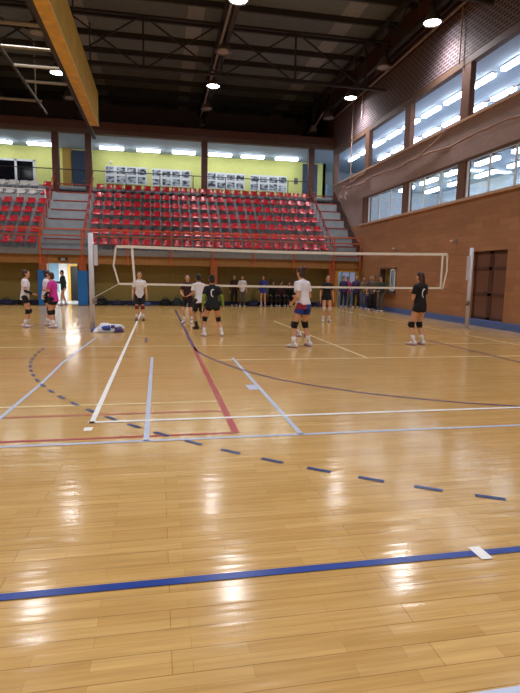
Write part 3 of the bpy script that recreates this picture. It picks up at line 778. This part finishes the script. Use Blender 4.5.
# ---------------------------------------------------------------- volleyball posts and net
YN = 14.45
for k, (x, y, h) in enumerate(((-1.71, 14.4, 2.55), (9.45, 14.75, 2.48))):
    t = thing('volleyball_post', 'white volleyball post, %s' % ('beside the clothes pile' if k == 0 else 'in front of the brown double door'), 'post', (x, y, 0))
    MB().tube([(0, 0, 0.02), (0, 0, h)], 0.065 if k == 0 else 0.06, 16).build('pole', M['post'], t, True)
    MB().lathe([(0.12, 0.0), (0.12, 0.015), (0.07, 0.03)], 16).build('base_plate', M['steel_lt'], t)
    sx = 0.12 if k == 0 else -0.085
    MB().box(sx - (0.045 if k == 0 else 0.03), sx + (0.045 if k == 0 else 0.03), -0.05, 0.05, 1.72 if k == 0 else 1.5, 2.25).build('tension_rail', M['post'], t)
    MB().lathe([(0.05, 0), (0.05, 0.02)], 12).build('cap', M['steel_lt'], t, False, (0, 0, h))
    cr_ = MB().box(sx * 0.6 - 0.05, sx * 0.6 + 0.05, -0.12, -0.05, 0.72, 0.86).build('winch', M['steel_lt'], t)
    MB().tube([(sx * 0.6, -0.13, 0.8), (sx * 2.2, -0.13, 0.74), (sx * 2.2, -0.2, 0.74)], 0.012).build('crank', M['black'], cr_)
t = thing('volleyball_net', 'white taped volleyball net stretched between the two posts', 'net', (0, YN, 0))
xa, xb = -0.66, 8.32
def topz(u): return 2.23 + 0.02 * u - 0.05 * math.sin(PI * u)
def botz(u): return 1.25 - 0.0 * u - 0.02 * math.sin(PI * u)
P = lambda u, z: (xa + (xb - xa) * u, 0, z)
def tape(name, pts, w, par=t, vert=False):
    m = MB(); a = []; b = []
    for p in pts:
        d = Vector((w / 2, 0, 0)) if vert else Vector((0, 0, w / 2))
        a.append(Vector(p) + d); b.append(Vector(p) - d)
    rs = [[a[i] + Vector((0, -0.004, 0)), b[i] + Vector((0, -0.004, 0)), b[i] + Vector((0, 0.004, 0)), a[i] + Vector((0, 0.004, 0))] for i in range(len(pts))]
    m.rings(rs); return m.build(name, M['tape'], par)
ul = [i / 24 for i in range(25)]
L_out = [(-1.08, 0, 2.22), (-1.15, 0, 1.73), (-1.02, 0, 1.25)]
R_out = [(8.46, 0, 2.25), (8.48, 0, 1.78), (8.38, 0, 1.24)]
tape('top_tape', [L_out[0]] + [P(u, topz(u)) for u in ul] + [R_out[0]], 0.075)
tape('bottom_tape', [L_out[2]] + [P(u, botz(u)) for u in ul] + [R_out[2]], 0.055)
tape('side_tape', [(-0.67, -0.006, 2.22), (-0.61, -0.006, 1.25)], 0.06, vert=True)
tape('side_tape', [(8.31, -0.006, 2.24), (8.30, -0.006, 1.25)], 0.06, vert=True)
tape('end_strap', L_out, 0.045, vert=True); tape('end_strap', R_out, 0.045, vert=True)
nm_ = MB(); nx = 88
for i in range(nx + 1):
    u = i / nx; nm_.tube([P(u, botz(u)), P(u, topz(u))], 0.0012, 3, cap=False)
for j in range(1, 10):
    nm_.tube([P(u, botz(u) + (topz(u) - botz(u)) * j / 10) for u in ul], 0.0012, 3, cap=False)
nm_.build('mesh', M['netcord'], t)
MB().tube([L_out[2], (-1.67, -0.05, 0.88)], 0.008, 6).build('lower_cord', M['tape'], t)
MB().tube([L_out[0], (-1.66, -0.05, 2.24)], 0.004, 6).build('upper_cord', M['netcord'], t)
MB().tube([R_out[2], (9.38, 0.28, 1.05)], 0.004, 6).build('lower_cord', M['netcord'], t)
MB().tube([R_out[0], (9.38, 0.28, 2.24)], 0.004, 6).build('upper_cord', M['netcord'], t)

# ---------------------------------------------------------------- cloth heap and bags
def lump(name, mats, loc, rx, ry, rz, seed, label, cat, group=None, straps=False, parent=None, k=0.25):
    rnd = random.Random(seed)
    ph = [(rnd.uniform(1, 4), rnd.uniform(1, 4), rnd.uniform(0, 6)) for _ in range(4)]
    m = MB(); n, mm = 22, 9; rs = []
    for j in range(mm + 1):
        tt = PI / 2 * (j / mm) * 0.97
        ring = []
        for i in range(n):
            a = 2 * PI * i / n; d = 1.0
            for p, q, s0 in ph: d += k / 4 * math.sin(a * round(p) + s0) * math.cos(tt * q + s0)
            c = math.cos(tt) ** 0.7
            ring.append(Vector((rx * c * math.cos(a) * d, ry * c * math.sin(a) * d, rz * math.sin(tt) ** 0.8 * (0.85 + 0.15 * d))))
        rs.append(ring)
    m.rings(rs)
    o = m.build(name, mats, parent, True, loc)
    if label: tag(o, label, cat, group)
    if straps:
        MB().tube([(-rx * 0.45, -ry * 0.3, rz * 0.8), (-rx * 0.3, -ry * 0.35, rz * 1.25), (rx * 0.3, -ry * 0.35, rz * 1.25), (rx * 0.45, -ry * 0.3, rz * 0.8)], 0.018, 6).build('handle', M['black'], o)
    return o
t = thing('clothes_pile', 'crumpled pile of pale blue and white clothes beside the net post', 'clothes', (-1.25, 14.15, 0))
lump('jacket', M['lbag'], (0.0, 0, 0), 0.36, 0.22, 0.20, 3, None, None, parent=t, k=0.5)
lump('jersey', M['purple'], (0.16, -0.08, 0), 0.20, 0.15, 0.14, 5, None, None, parent=t, k=0.5)
lump('shirt', M['tee_white'], (-0.1, -0.1, 0.02), 0.20, 0.13, 0.22, 8, None, None, parent=t, k=0.6)
lump('sweatshirt', M['jeans'], (-0.24, 0.05, 0), 0.2, 0.16, 0.15, 9, None, None, parent=t, k=0.5)
for k, (dx, dy, c_) in enumerate(((-0.05, -0.2, 'blue'), (0.22, 0.06, 'tee_white'), (0.05, -0.12, 'purple'), (-0.28, -0.12, 'tee_white'))):
    lump('cloth', M[c_], (dx, dy, 0.08 if k < 3 else 0.0), 0.12, 0.09, 0.11, 70 + k, None, None, parent=t, k=0.6)
bagspec = [(-7.05, 'navy', .42, .30, 'navy sports bag against the ochre wall, at the far left edge'),
 (-6.28, 'tee_black', .40, .34, 'black backpack against the ochre wall, behind the standing girl in white'),
 (-5.75, 'navy', .20, .26, 'small navy bag leaning at the wall beside the left blue pad'),
 (-2.7, 'tee_black', .36, .40, 'black holdall by the wall right of the bright doorway'),
 (-1.95, 'navy', .36, .26, 'navy sports bag between the net post and the black holdall'),
 (-1.15, 'navy', .40, .30, 'navy bag on the floor left of the boy in white'),
 (-0.55, 'jeans', .28, .20, 'faded blue jacket heaped left of the boy in white'),
 (0.35, 'tee_black', .40, .38, 'black sports bag just right of the boy in white'),
 (0.93, 'dgreen', .28, .46, 'dark green rucksack between the black and white bags'),
 (1.9, 'navy', .28, .30, 'navy bag to the right of the white bag'),
 (4.85, 'navy', .42, .34, 'navy bag between the two standing spectators and the one in blue'),
 (7.75, 'navy', .36, .34, 'navy holdall between the seated group and the girl in black'),
 (8.42, 'purple', .26, .26, 'purple bag near the orange column by the yellow doorway')]
for k, (x, c, r_, h, lab) in enumerate(bagspec):
    lump('sports_bag', M[c], (x, YU - 0.36, 0), r_ * 0.82, 0.22, h * 0.85, 20 + k, lab, 'bag', 'bags along the ochre wall', True)
lump('plastic_sack', M['tee_white'], (1.42, YU - 0.45, 0), 0.21, 0.2, 0.5, 50, 'white plastic sack standing by the ochre wall', 'bag')

# ---------------------------------------------------------------- people
dg = bpy.context.evaluated_depsgraph_get
def remeshed(mb, name, voxel, smooth_it=3, shrink_to=None):
    me = mb.mesh('tmp'); o = bpy.data.objects.new('tmp', me); COL.objects.link(o)
    md = o.modifiers.new('r', 'REMESH'); md.mode = 'VOXEL'; md.voxel_size = voxel; md.use_smooth_shade = True
    if smooth_it:
        s_ = o.modifiers.new('s', 'SMOOTH'); s_.factor = 0.5; s_.iterations = smooth_it
    if shrink_to is not None:
        sw = o.modifiers.new('w', 'SHRINKWRAP'); sw.target = shrink_to; sw.wrap_mode = 'OUTSIDE_SURFACE'; sw.offset = 0.005
    d = dg(); d.update()
    out = bpy.data.meshes.new_from_object(o.evaluated_get(d))
    bpy.data.objects.remove(o); bpy.data.meshes.remove(me)
    out.name = name
    return out
def link_mesh(me, name, mats, parent):
    me.materials.clear()
    for m in mats: me.materials.append(m)
    o = bpy.data.objects.new(name, me); COL.objects.link(o); o.parent = parent
    return o
def oring(c, X, Y, rx, ry, n=16, p=2.3):
    out = []
    for i in range(n):
        a = 2 * PI * i / n; ca, sa = math.cos(a), math.sin(a)
        out.append(c + X * rx * math.copysign(abs(ca) ** (2 / p), ca) + Y * ry * math.copysign(abs(sa) ** (2 / p), sa))
    return out
def frus(m, a, b, ra, rb, n=12, balls=True, mid=None):
    a = Vector(a); b = Vector(b); d = (b - a).normalized()
    ref = Vector((0, 1, 0)) if abs(d.y) < 0.9 else Vector((1, 0, 0))
    x = d.cross(ref).normalized(); y = d.cross(x)
    pr = [(0, ra), (1, rb)] if mid is None else [(0, ra), (mid[0], mid[1]), (1, rb)]
    m.rings([oring(a.lerp(b, t_), x, y, r, r, n, 2) for t_, r in pr])
    if balls: m.ell(a, ra, ra, ra); m.ell(b, rb, rb, rb)

ARMS = dict(hug=((.03, .05, -.26), (-.15, .13, .12)), bent=((.06, -.04, -.27), (-.04, .20, -.10)), front=((.03, .08, -.25), (-.14, .18, .04)), down=((.07, -.02, -.27), (.02, .07, -.24)), ready=((.07, .02, -.26), (-.06, .22, .02)), clasp=((.08, .03, -.26), (-.13, .20, -.08)),
            out=((.12, -.03, -.25), (.05, .05, -.24)), hip=((.15, -.05, -.23), (-.10, .13, -.16)), crossed=((.06, .06, -.26), (-.20, .16, .05)), lap=((.05, .10, -.25), (-.06, .22, -.06)),
            back=((.09, -.10, -.25), (.0, .0, -.25)), hold=((.06, .05, -.26), (-.04, .24, .06)))
def person(label, xy, heading, height, vox=0.0085, feet=((-.11, .0), (.11, .0)), hipz=.91, hip=(0, 0), lean=4, side=0, arms=('down', 'down'), head=0, nod=0,
           skin='skin', hair='hair', style='bun', top=('tee_white', 'short'), bottom=('short_black', 'shorts'), pads=None, sleeves=None, sock='sock', shoe='shoe_white',
           logo=False, group=None, splay=12, bottom_side=None, sleevecol2=None):
    s = height / 1.68
    root = thing('person', label, 'person', (xy[0], xy[1], 0.0), math.radians(heading), group)
    V = lambda x, y, z: Vector((x, y, z)) * s
    up = Vector((math.sin(math.radians(side)), math.sin(math.radians(lean)), math.cos(math.radians(lean)))).normalized()
    X = Vector((1, 0, 0)); X = (X - up * X.dot(up)).normalized(); F = up.cross(X)
    pel = V(hip[0], hip[1], hipz + .03)
    T = lambda x, y, z: pel + (X * x + F * y + up * z) * s
    B = MB()
    # torso
    prof = [(-.10, .125, .095, 0), (-.04, .158, .112, -.005), (.04, .158, .108, 0), (.15, .128, .090, .005), (.24, .138, .098, .01), (.34, .152, .108, .01), (.42, .160, .098, 0), (.475, .120, .075, -.01), (.51, .060, .055, -.01)]
    B.rings([oring(T(0, dy, z), X, F, rx * .93 * s, ry * s) for z, rx, ry, dy in prof])
    neck = T(0, -.008, .50); hc = T(0, .02, .50) + Vector((0, .012, .145)) * s
    hy = math.radians(head); Hx = Matrix.Rotation(hy, 3, up) @ X; Hf = Matrix.Rotation(hy, 3, up) @ F
    nd = Matrix.Rotation(math.radians(nod), 3, Hx); Hf = nd @ Hf; Hu = Hx.cross(Hf)
    frus(B, neck - up * .03 * s, hc - Hu * .06 * s, .052 * s, .048 * s)
    A_ = (Hx, Hf, Hu)
    B.ell(hc + Hu * .025 * s, .074 * s, .092 * s, .098 * s, A_)
    B.ell(hc + Hf * .022 * s - Hu * .045 * s, .054 * s, .062 * s, .068 * s, A_)
    B.ell(hc + Hf * .055 * s - Hu * .095 * s, .026 * s, .024 * s, .018 * s, A_)
    B.rings([oring(hc + Hf * (y_) * s + Hu * z_ * s, Hx, Hf, r_ * s, r_ * s, 8, 2) for y_, z_, r_ in ((.085, .022, .006), (.100, -.012, .012), (.094, -.026, .013), (.08, -.03, .008))])
    for q in (-1, 1): B.ell(hc + Hx * q * .076 * s - Hu * .002 * s - Hf * .005 * s, .010 * s, .020 * s, .032 * s, A_)
    # legs
    J = {}
    for q, k in ((-1, 0), (1, 1)):
        h_ = T(q * .085, 0, -.04)
        an = V(feet[k][0], feet[k][1], .085)
        L1, L2 = .43 * s, .41 * s; dv = an - h_; D = dv.length
        if D > (L1 + L2) * .995: sc_ = D / ((L1 + L2) * .995); L1 *= sc_; L2 *= sc_
        a_ = (L1 * L1 - L2 * L2 + D * D) / (2 * D); hh_ = math.sqrt(max(0, L1 * L1 - a_ * a_))
        dn = dv.normalized(); fw = Vector((q * .12, 1, 0)); fw = (fw - dn * fw.dot(dn)).normalized()
        kn = h_ + dn * a_ + fw * hh_
        J['h%d' % k], J['k%d' % k], J['a%d' % k] = h_, kn, an
        frus(B, h_, kn, .088 * s, .055 * s, mid=(.45, .076 * s)); frus(B, kn, an, .053 * s, .038 * s, mid=(.32, .056 * s))
        B.ell(an + Vector((0, .05, -.035)) * s, .036 * s, .09 * s, .035 * s)
    # arms
    for q, k in ((-1, 0), (1, 1)):
        sh = T(q * .157, -.005, .415); ar = arms[k] if not isinstance(arms[k], str) else ARMS[arms[k]]
        e = sh + (X * ar[0][0] * q + F * ar[0][1] + up * ar[0][2]) * s
        wr_ = e + (X * ar[1][0] * q + F * ar[1][1] + up * ar[1][2]) * s
        J['s%d' % k], J['e%d' % k], J['w%d' % k] = sh, e, wr_
        frus(B, sh, e, .052 * s, .038 * s); frus(B, e, wr_, .039 * s, .026 * s, mid=(.3, .039 * s))
        d = (wr_ - e).normalized()
        wv = F - d * F.dot(d)
        if wv.length < .3: wv = up - d * up.dot(d)
        wv.normalize(); nn = d.cross(wv) * -q
        if nn.dot(X) * q > 0: nn = -nn                                   # palm side faces the body
        pc = wr_ + d * .05 * s
        B.ell(pc, .055 * s, .040 * s, .017 * s, (d, wv, nn))
        for fi, (off, ln) in enumerate(((.030, .068), (.010, .078), (-.010, .072), (-.029, .056))):
            p0 = pc + d * .035 * s + wv * off * s; p1 = p0 + (d * .55 + nn * .15 + wv * off * 1.2) * ln * s; p2 = p1 + (d * .42 + nn * .34) * ln * s
            B.tube([p0, p1, p2], [.0100 * s, .0092 * s, .0075 * s], 8)
        p0 = pc - d * .02 * s + wv * .025 * s; p1 = p0 + (wv * .032 + d * .022 + nn * .012) * s; p2 = p1 + (d * .032 + wv * .008 + nn * .012) * s
        B.tube([p0, p1, p2], [.013 * s, .011 * s, .008 * s], 8)
    bme = remeshed(B, 'body', vox, 2)
    bo = link_mesh(bme, 'body', [M[skin], M['eye'], M['lips']], root)
    # eyes and mouth as tinted skin faces
    ey = [hc + Hf * .088 * s + Hu * .020 * s + Hx * q * .032 * s for q in (-1, 1)]; mo = hc + Hf * .085 * s - Hu * .062 * s
    for p in bme.polygons:
        c = p.center
        if (c - hc).length > .2 * s or (c - hc).dot(Hf) < .03 * s: continue
        for e_ in ey:
            dd = c - e_
            if abs(dd.dot(Hx)) < .014 * s and abs(dd.dot(Hu)) < .009 * s: p.material_index = 1
        dd = c - mo
        if abs(dd.dot(Hx)) < .024 * s and abs(dd.dot(Hu)) < .008 * s: p.material_index = 2
    # hair
    H_ = MB()
    H_.ell(hc - Hf * .016 * s + Hu * .042 * s, .084 * s, .094 * s, .094 * s, A_)
    H_.ell(hc - Hf * .040 * s - Hu * .015 * s, .080 * s, .068 * s, .085 * s, A_)
    if style == 'bun': H_.ell(hc - Hf * .11 * s + Hu * .085 * s, .045 * s, .045 * s, .045 * s)
    elif style == 'pony':
        p0 = hc - Hf * .09 * s + Hu * .06 * s
        H_.tube([p0, p0 - Hf * .06 * s + Hu * .0 * s, p0 - Hf * .075 * s - Hu * .10 * s, p0 - Hf * .05 * s - Hu * .22 * s], [.022 * s, .036 * s, .034 * s, .012 * s], 10); H_.ell(p0, .03 * s, .03 * s, .03 * s)
    elif style == 'long':
        H_.rings([oring(hc - Hf * y_ * s + Hu * z_ * s, Hx, Hf, rx * s, ry * s) for z_, y_, rx, ry in ((.05, .03, .07, .07), (-.05, .055, .085, .055), (-.14, .075, .085, .04), (-.26, .085, .075, .035), (-.33, .085, .045, .02))])
    link_mesh(remeshed(H_, 'hair', vox, 2), 'hair', [M[hair]], root)
    # top
    t_c, t_s = top
    C_ = MB(); hem = -.13 if t_s != 'tucked' else -.035
    pr2 = [(hem, .178, .128, 0), (.0, .176, .126, 0), (.13, .154, .112, .005), (.24, .156, .114, .01), (.34, .170, .124, .01), (.42, .174, .112, 0), (.475, .128, .086, -.01), (.512, .070, .066, -.01)]
    C_.rings([oring(T(0, dy, z), X, F, rx * .93 * s, ry * s) for z, rx, ry, dy in pr2])
    for k in (0, 1):
        sh, e, wr_ = J['s%d' % k], J['e%d' % k], J['w%d' % k]
        inn = sh + (T(0, 0, .40) - sh) * .35
        frus(C_, inn, sh, .085 * s, .070 * s, balls=False); C_.ell(sh, .069 * s, .069 * s, .069 * s)
        if t_s == 'long':
            frus(C_, sh, e, .068 * s, .054 * s, balls=False); C_.ell(e, .054 * s, .054 * s, .054 * s); frus(C_, e, e.lerp(wr_, .93), .054 * s, .040 * s, balls=False)
        elif t_s != 'vest':
            frus(C_, sh, sh.lerp(e, .62), .068 * s, .072 * s, balls=False)
    shirt = link_mesh(remeshed(C_, 'shirt', max(vox, .010), 2), 'shirt' if t_s != 'long' else 'jacket', [M[t_c]], root)
    # bottom
    b_c, b_s = bottom
    D_ = MB()
    D_.rings([oring(T(0, 0, z), X, F, rx * .94 * s, ry * s) for z, rx, ry in ((-.13, .165, .118), (-.04, .170, .122), (.04, .158, .108), (.08, .142, .096))])
    for k in (0, 1):
        h_, kn, an = J['h%d' % k], J['k%d' % k], J['a%d' % k]
        if b_s == 'shorts': frus(D_, h_, h_.lerp(kn, .42), .100 * s, .100 * s, balls=False); D_.ell(h_, .1 * s, .1 * s, .1 * s)
        elif b_s == 'bermuda': frus(D_, h_, h_.lerp(kn, .80), .100 * s, .085 * s, balls=False); D_.ell(h_, .1 * s, .1 * s, .1 * s)
        elif b_s == 'mini': frus(D_, h_, h_.lerp(kn, .26), .100 * s, .100 * s, balls=False); D_.ell(h_, .1 * s, .1 * s, .1 * s)
        else:
            frus(D_, h_, kn, .098 * s, .070 * s, balls=False); D_.ell(h_, .1 * s, .1 * s, .1 * s); D_.ell(kn, .069 * s, .069 * s, .069 * s); frus(D_, kn, an, .068 * s, .056 * s, balls=False)
    sho = link_mesh(remeshed(D_, 'shorts', max(vox, .010), 2), 'shorts' if b_s != 'trousers' else 'trousers', [M[b_c]] + ([M[bottom_side]] if bottom_side else []), root)
    if bottom_side:
        for p in sho.data.polygons:
            if (p.center - pel).dot(X) < -.05 * s and -.12 * s < (p.center - pel).dot(up) < .0: p.material_index = 1
    # knee pads, socks, shoes, sleeves
    for k in (0, 1):
        h_, kn, an = J['h%d' % k], J['k%d' % k], J['a%d' % k]
        if pads:
            K = MB(); frus(K, kn.lerp(h_, .16), kn.lerp(an, .20), .069 * s, .066 * s, balls=False); K.ell(kn + (kn - (h_ + an) / 2).normalized() * .012 * s, .066 * s, .066 * s, .075 * s)
            link_mesh(remeshed(K, 'knee_pad', .011, 2), 'knee_pad', [M[pads]], root)
        if sock and b_s != 'trousers':
            K = MB(); K.rings([oring(kn.lerp(an, t_), Vector((1, 0, 0)), Vector((0, 1, 0)), r_ * s, r_ * s, 12, 2) for t_, r_ in ((.62, .053), (.85, .046), (1.03, .044))]); K.build('sock', M[sock], root, True)
        q = -1 if k == 0 else 1; an_ = math.radians(-q * splay); fx = Vector((math.cos(an_), math.sin(an_), 0)); fy = Vector((-math.sin(an_), math.cos(an_), 0))
        base = Vector((an.x, an.y, 0)); SH = MB(); rs = []
        for y_, w_, z0_, z1_ in ((-.085, .020, .02, .06), (-.075, .036, .016, .095), (-.02, .040, .014, .115), (.03, .040, .014, .100), (.09, .047, .014, .07), (.14, .046, .014, .055), (.175, .032, .016, .042), (.185, .014, .02, .032)):
            c = base + fy * y_ * s + Vector((0, 0, (z0_ + z1_) / 2 * s)); rs.append(oring(c, fx, Vector((0, 0, 1)), w_ * s, (z1_ - z0_) / 2 * s, 12, 2.6))
        SH.rings(rs); so = SH.build('shoe', M[shoe], root, True)
        SO = MB(); n_ = 14
        SO.rings([[base + fx * (.047 * s * math.cos(2 * PI * i / n_) * (1 if math.sin(2 * PI * i / n_) > 0 else .85)) + fy * (.05 + .138 * math.sin(2 * PI * i / n_)) * s + Vector((0, 0, z_)) for i in range(n_)] for z_ in (.001, .022 * s)])
        SO.build('sole', M['sole' if shoe == 'shoe_white' else 'short_black'], so)
        if sleeves:
            sh, e, wr_ = J['s%d' % k], J['e%d' % k], J['w%d' % k]
            K = MB()
            if sleeves[1] == 'full': frus(K, sh.lerp(e, .45), e, .054 * s, .046 * s, balls=False)
            K.ell(e, .046 * s, .046 * s, .046 * s); frus(K, e, e.lerp(wr_, .92), .046 * s, .033 * s, balls=False)
            link_mesh(remeshed(K, 'arm_sleeve', .010, 2), 'arm_sleeve', [M[sleeves[0]]], root)
    if logo:
        G = MB(); pts = []
        for i in range(13):
            a = math.radians(60 + 210 * i / 12); r_ = .085; w_ = .026 * math.sin(PI * i / 12) + .004
            pts.append([(r_ - w_) * math.cos(a), (r_ - w_) * math.sin(a), (r_ + w_ * .4) * math.cos(a), (r_ + w_ * .4) * math.sin(a)])
        vs = []
        for k_, dy in ((0, -.20), (1, -.20)):
            for p in pts:
                vs.append(T(p[0] * .8 + .0, -.125, .27 + p[1] * 1.2)); vs.append(T(p[2] * .8, -.125, .27 + p[3] * 1.2))
        nv = len(pts) * 2; fs = [(2 * i, 2 * i + 1, 2 * i + 3, 2 * i + 2) for i in range(len(pts) - 1)]
        me = bpy.data.meshes.new('logo'); me.from_pydata([tuple(v) for v in vs[:nv]], [], fs)
        o = bpy.data.objects.new('tmp', me); COL.objects.link(o); o.parent = root
        sw = o.modifiers.new('w', 'SHRINKWRAP'); sw.target = shirt; sw.wrap_method = 'NEAREST_SURFACEPOINT'; sw.wrap_mode = 'OUTSIDE_SURFACE'; sw.offset = .004
        so_ = o.modifiers.new('t', 'SOLIDIFY'); so_.thickness = .003
        d = dg(); d.update(); om = bpy.data.meshes.new_from_object(o.evaluated_get(d)); bpy.data.objects.remove(o)
        link_mesh(om, 'shirt_mark', [M['tee_white']], shirt)
    return root

# players on the court
person('girl in a white shirt and black shorts standing side-on at the left edge', (-3.63, 15.52), -80, 1.55, arms=('down', 'clasp'), style='bun', hair='hairbrown', sleeves=('pad_black', 'half'), pads='pad_black', head=-10, feet=((-.08, .03), (.08, -.03)))
person('girl in a white shirt with black sleeves beside the player in pink', (-3.16, 15.95), -75, 1.55, arms=('crossed', 'crossed'), style='bun', sleeves=('pad_black', 'full'), pads='pad_black', feet=((-.09, .0), (.09, .03)), head=-15)
person('player in a bright pink bib facing the girl with black sleeves', (-2.84, 15.32), 70, 1.50, arms=('clasp', 'hold'), style='short', hair='hairbrown', top=('pink', 'short'), pads='pad_black', sleeves=('pad_black', 'half'), feet=((-.08, -.02), (.08, .02)))
person('boy in a white shirt and black shorts facing the camera beyond the net', (-0.60, 17.7), 183, 1.56, arms=('down', 'down'), style='short', hair='hairlight', bottom=('short_black', 'bermuda'), pads='pad_red', shoe='shoe_dark', feet=((-.10, 0), (.10, .02)))
person('player in dark maroon kit facing the net, hands joined low', (0.93, 16.8), 160, 1.53, arms=('clasp', 'clasp'), style='short', top=('maroon', 'short'), bottom=('short_black', 'bermuda'), feet=((-.13, 0), (.12, .05)), hipz=.88, head=15)
person('player in a white shirt and dark shorts between two players in black', (1.15, 14.85), 25, 1.56, arms=('ready', 'ready'), style='short', bottom=('dark_trouser', 'bermuda'), sock='pad_black', shoe='shoe_dark', feet=((-.08, .05), (.10, -.1)), lean=10, hipz=.88, skin='skin2')
person('player in a black shirt with lime green sleeves seen from behind', (1.35, 13.05), 8, 1.58, arms=(((.09, -.02, -.26), (.02, .07, -.24)), ((.10, -.02, -.26), (.03, .06, -.24))), style='bun', top=('tee_black', 'short'), bottom=('short_black', 'mini'), pads='pad_black', sleeves=('green', 'full'), feet=((-.24, .02), (.23, -.03)), hipz=.83, hip=(-.03, -.06), lean=13, logo=True)
person('woman in a white shirt and blue shorts seen from behind', (3.06, 10.93), 32, 1.70, arms=('bent', 'ready'), style='bun', hair='hairbrown', top=('tee_white', 'tucked'), bottom=('short_blue', 'shorts'), bottom_side='short_red', pads='pad_black', feet=((-.25, .0), (.20, -.04)), hipz=.90, lean=9, hip=(.0, -.03))
person('player mostly hidden behind the woman in blue shorts', (3.62, 12.86), 12, 1.42, arms=('front', 'front'), style='short', top=('tee_white', 'short'), bottom=('short_black', 'shorts'), pads='pad_black', feet=((-.10, .0), (.12, .0)), hipz=.78, lean=24)
person('player in a black shirt with white knee pads facing the camera beyond the net', (5.66, 17.2), 178, 1.56, arms=('down', 'down'), style='pony', top=('tee_black', 'short'), bottom=('short_black', 'mini'), pads='pad_white', feet=((-.11, 0), (.11, 0)), skin='skin')
person('player in a black shirt with long hair seen from behind near the side wall', (5.87, 11.05), 22, 1.66, arms=('hug', 'hug'), style='long', hair='hairbrown', top=('tee_black', 'short'), bottom=('short_black', 'mini'), pads='pad_black', feet=((-.14, .02), (.13, -.02)), hipz=.90, logo=True, lean=2)
# spectators and people at the back, farther away
FV = 0.013
person('person in dark green walking through the bright doorway', (-4.42, 26.35), 120, 1.62, FV, arms=('down', 'hold'), style='short', top=('dgreen', 'long'), bottom=('dark_trouser', 'shorts'), feet=((-.09, .16), (.09, -.14)))
person('spectator in a maroon top beside the one in white at the ochre wall', (3.80, 26.52), 178, 1.53, FV, style='long', hair='hair', top=('maroon', 'long'), bottom=('dark_trouser', 'trousers'))
person('spectator in a white top and dark trousers at the ochre wall', (4.15, 26.1), 170, 1.52, FV, arms=('down', 'clasp'), style='long', top=('tee_white', 'short'), bottom=('khaki', 'trousers'))
person('spectator in a long blue top standing by the seated group', (5.28, 26.3), 150, 1.55, FV, style='pony', top=('blue', 'long'), bottom=('blue', 'shorts'), arms=('hold', 'down'))
for k, (x, c, lab) in enumerate(((5.8, 'tee_black', 'seated spectator in black with pale sleeves beside the one in blue'), (6.23, 'maroon', 'seated spectator in dark maroon in the middle of the bench'),
                                 (6.66, 'tee_black', 'seated spectator in black holding something pale, third on the bench'), (7.09, 'dark_trouser', 'seated spectator in dark clothes at the right end of the bench'))):
    person(lab, (x, 26.32), 180, 1.66, FV, hipz=.52, hip=(0, -.28), feet=((-.12, .12), (.12, .16)), arms=('lap', 'lap'), style=('short', 'bun', 'pony', 'short')[k], top=(c, 'long'), bottom=('dark_trouser', 'trousers'), lean=14)
t = thing('low_bench', 'low dark bench under the seated spectators', 'bench', (6.45, 26.62, 0))
MB().box(-0.85, 0.85, -0.17, 0.17, 0.37, 0.41).build('bench_top', M['black'], t)
for x in (-0.7, 0.7): MB().box(x - 0.03, x + 0.03, -0.14, 0.14, 0, 0.37).build('leg', M['black'], t)
person('person in dark purple at the left of the group by the yellow doorway', (9.42, 25.9), 175, 1.58, FV, top=('purple', 'long'), bottom=('dark_trouser', 'trousers'), style='short')
person('person in a bright pink top standing in the yellow doorway', (9.82, 26.42), 180, 1.55, FV, top=('brightpink', 'short'), bottom=('greytop', 'trousers'), arms=('hip', 'hip'), style='short')
person('person in a dark purple jacket right of the one in bright pink', (9.93, 25.45), 165, 1.60, FV, top=('purple', 'long'), bottom=('dark_trouser', 'trousers'), style='long', feet=((-.1, .1), (.1, -.1)))
person('person in a tan top and jeans near the corner of the side wall', (10.0, 24.55), 150, 1.56, FV, top=('olive2', 'long'), bottom=('jeans', 'trousers'), style='short', arms=('clasp', 'hold'))
person('person in a short-sleeved purple top beside the one in tan', (10.1, 23.9), 130, 1.60, FV, top=('purple', 'short'), bottom=('dark_trouser', 'trousers'), style='pony')
person('person in dark khaki leaning by the hatch window', (9.95, 23.3), 140, 1.62, FV, top=('khaki', 'long'), bottom=('dark_trouser', 'trousers'), style='short', hair='hairlight')
person('person in a dark green top at the counter of the hatch window', (10.02, 22.5), 110, 1.56, FV, top=('dgreen', 'long'), bottom=('khaki', 'trousers'), style='bun', arms=('lap', 'lap'))
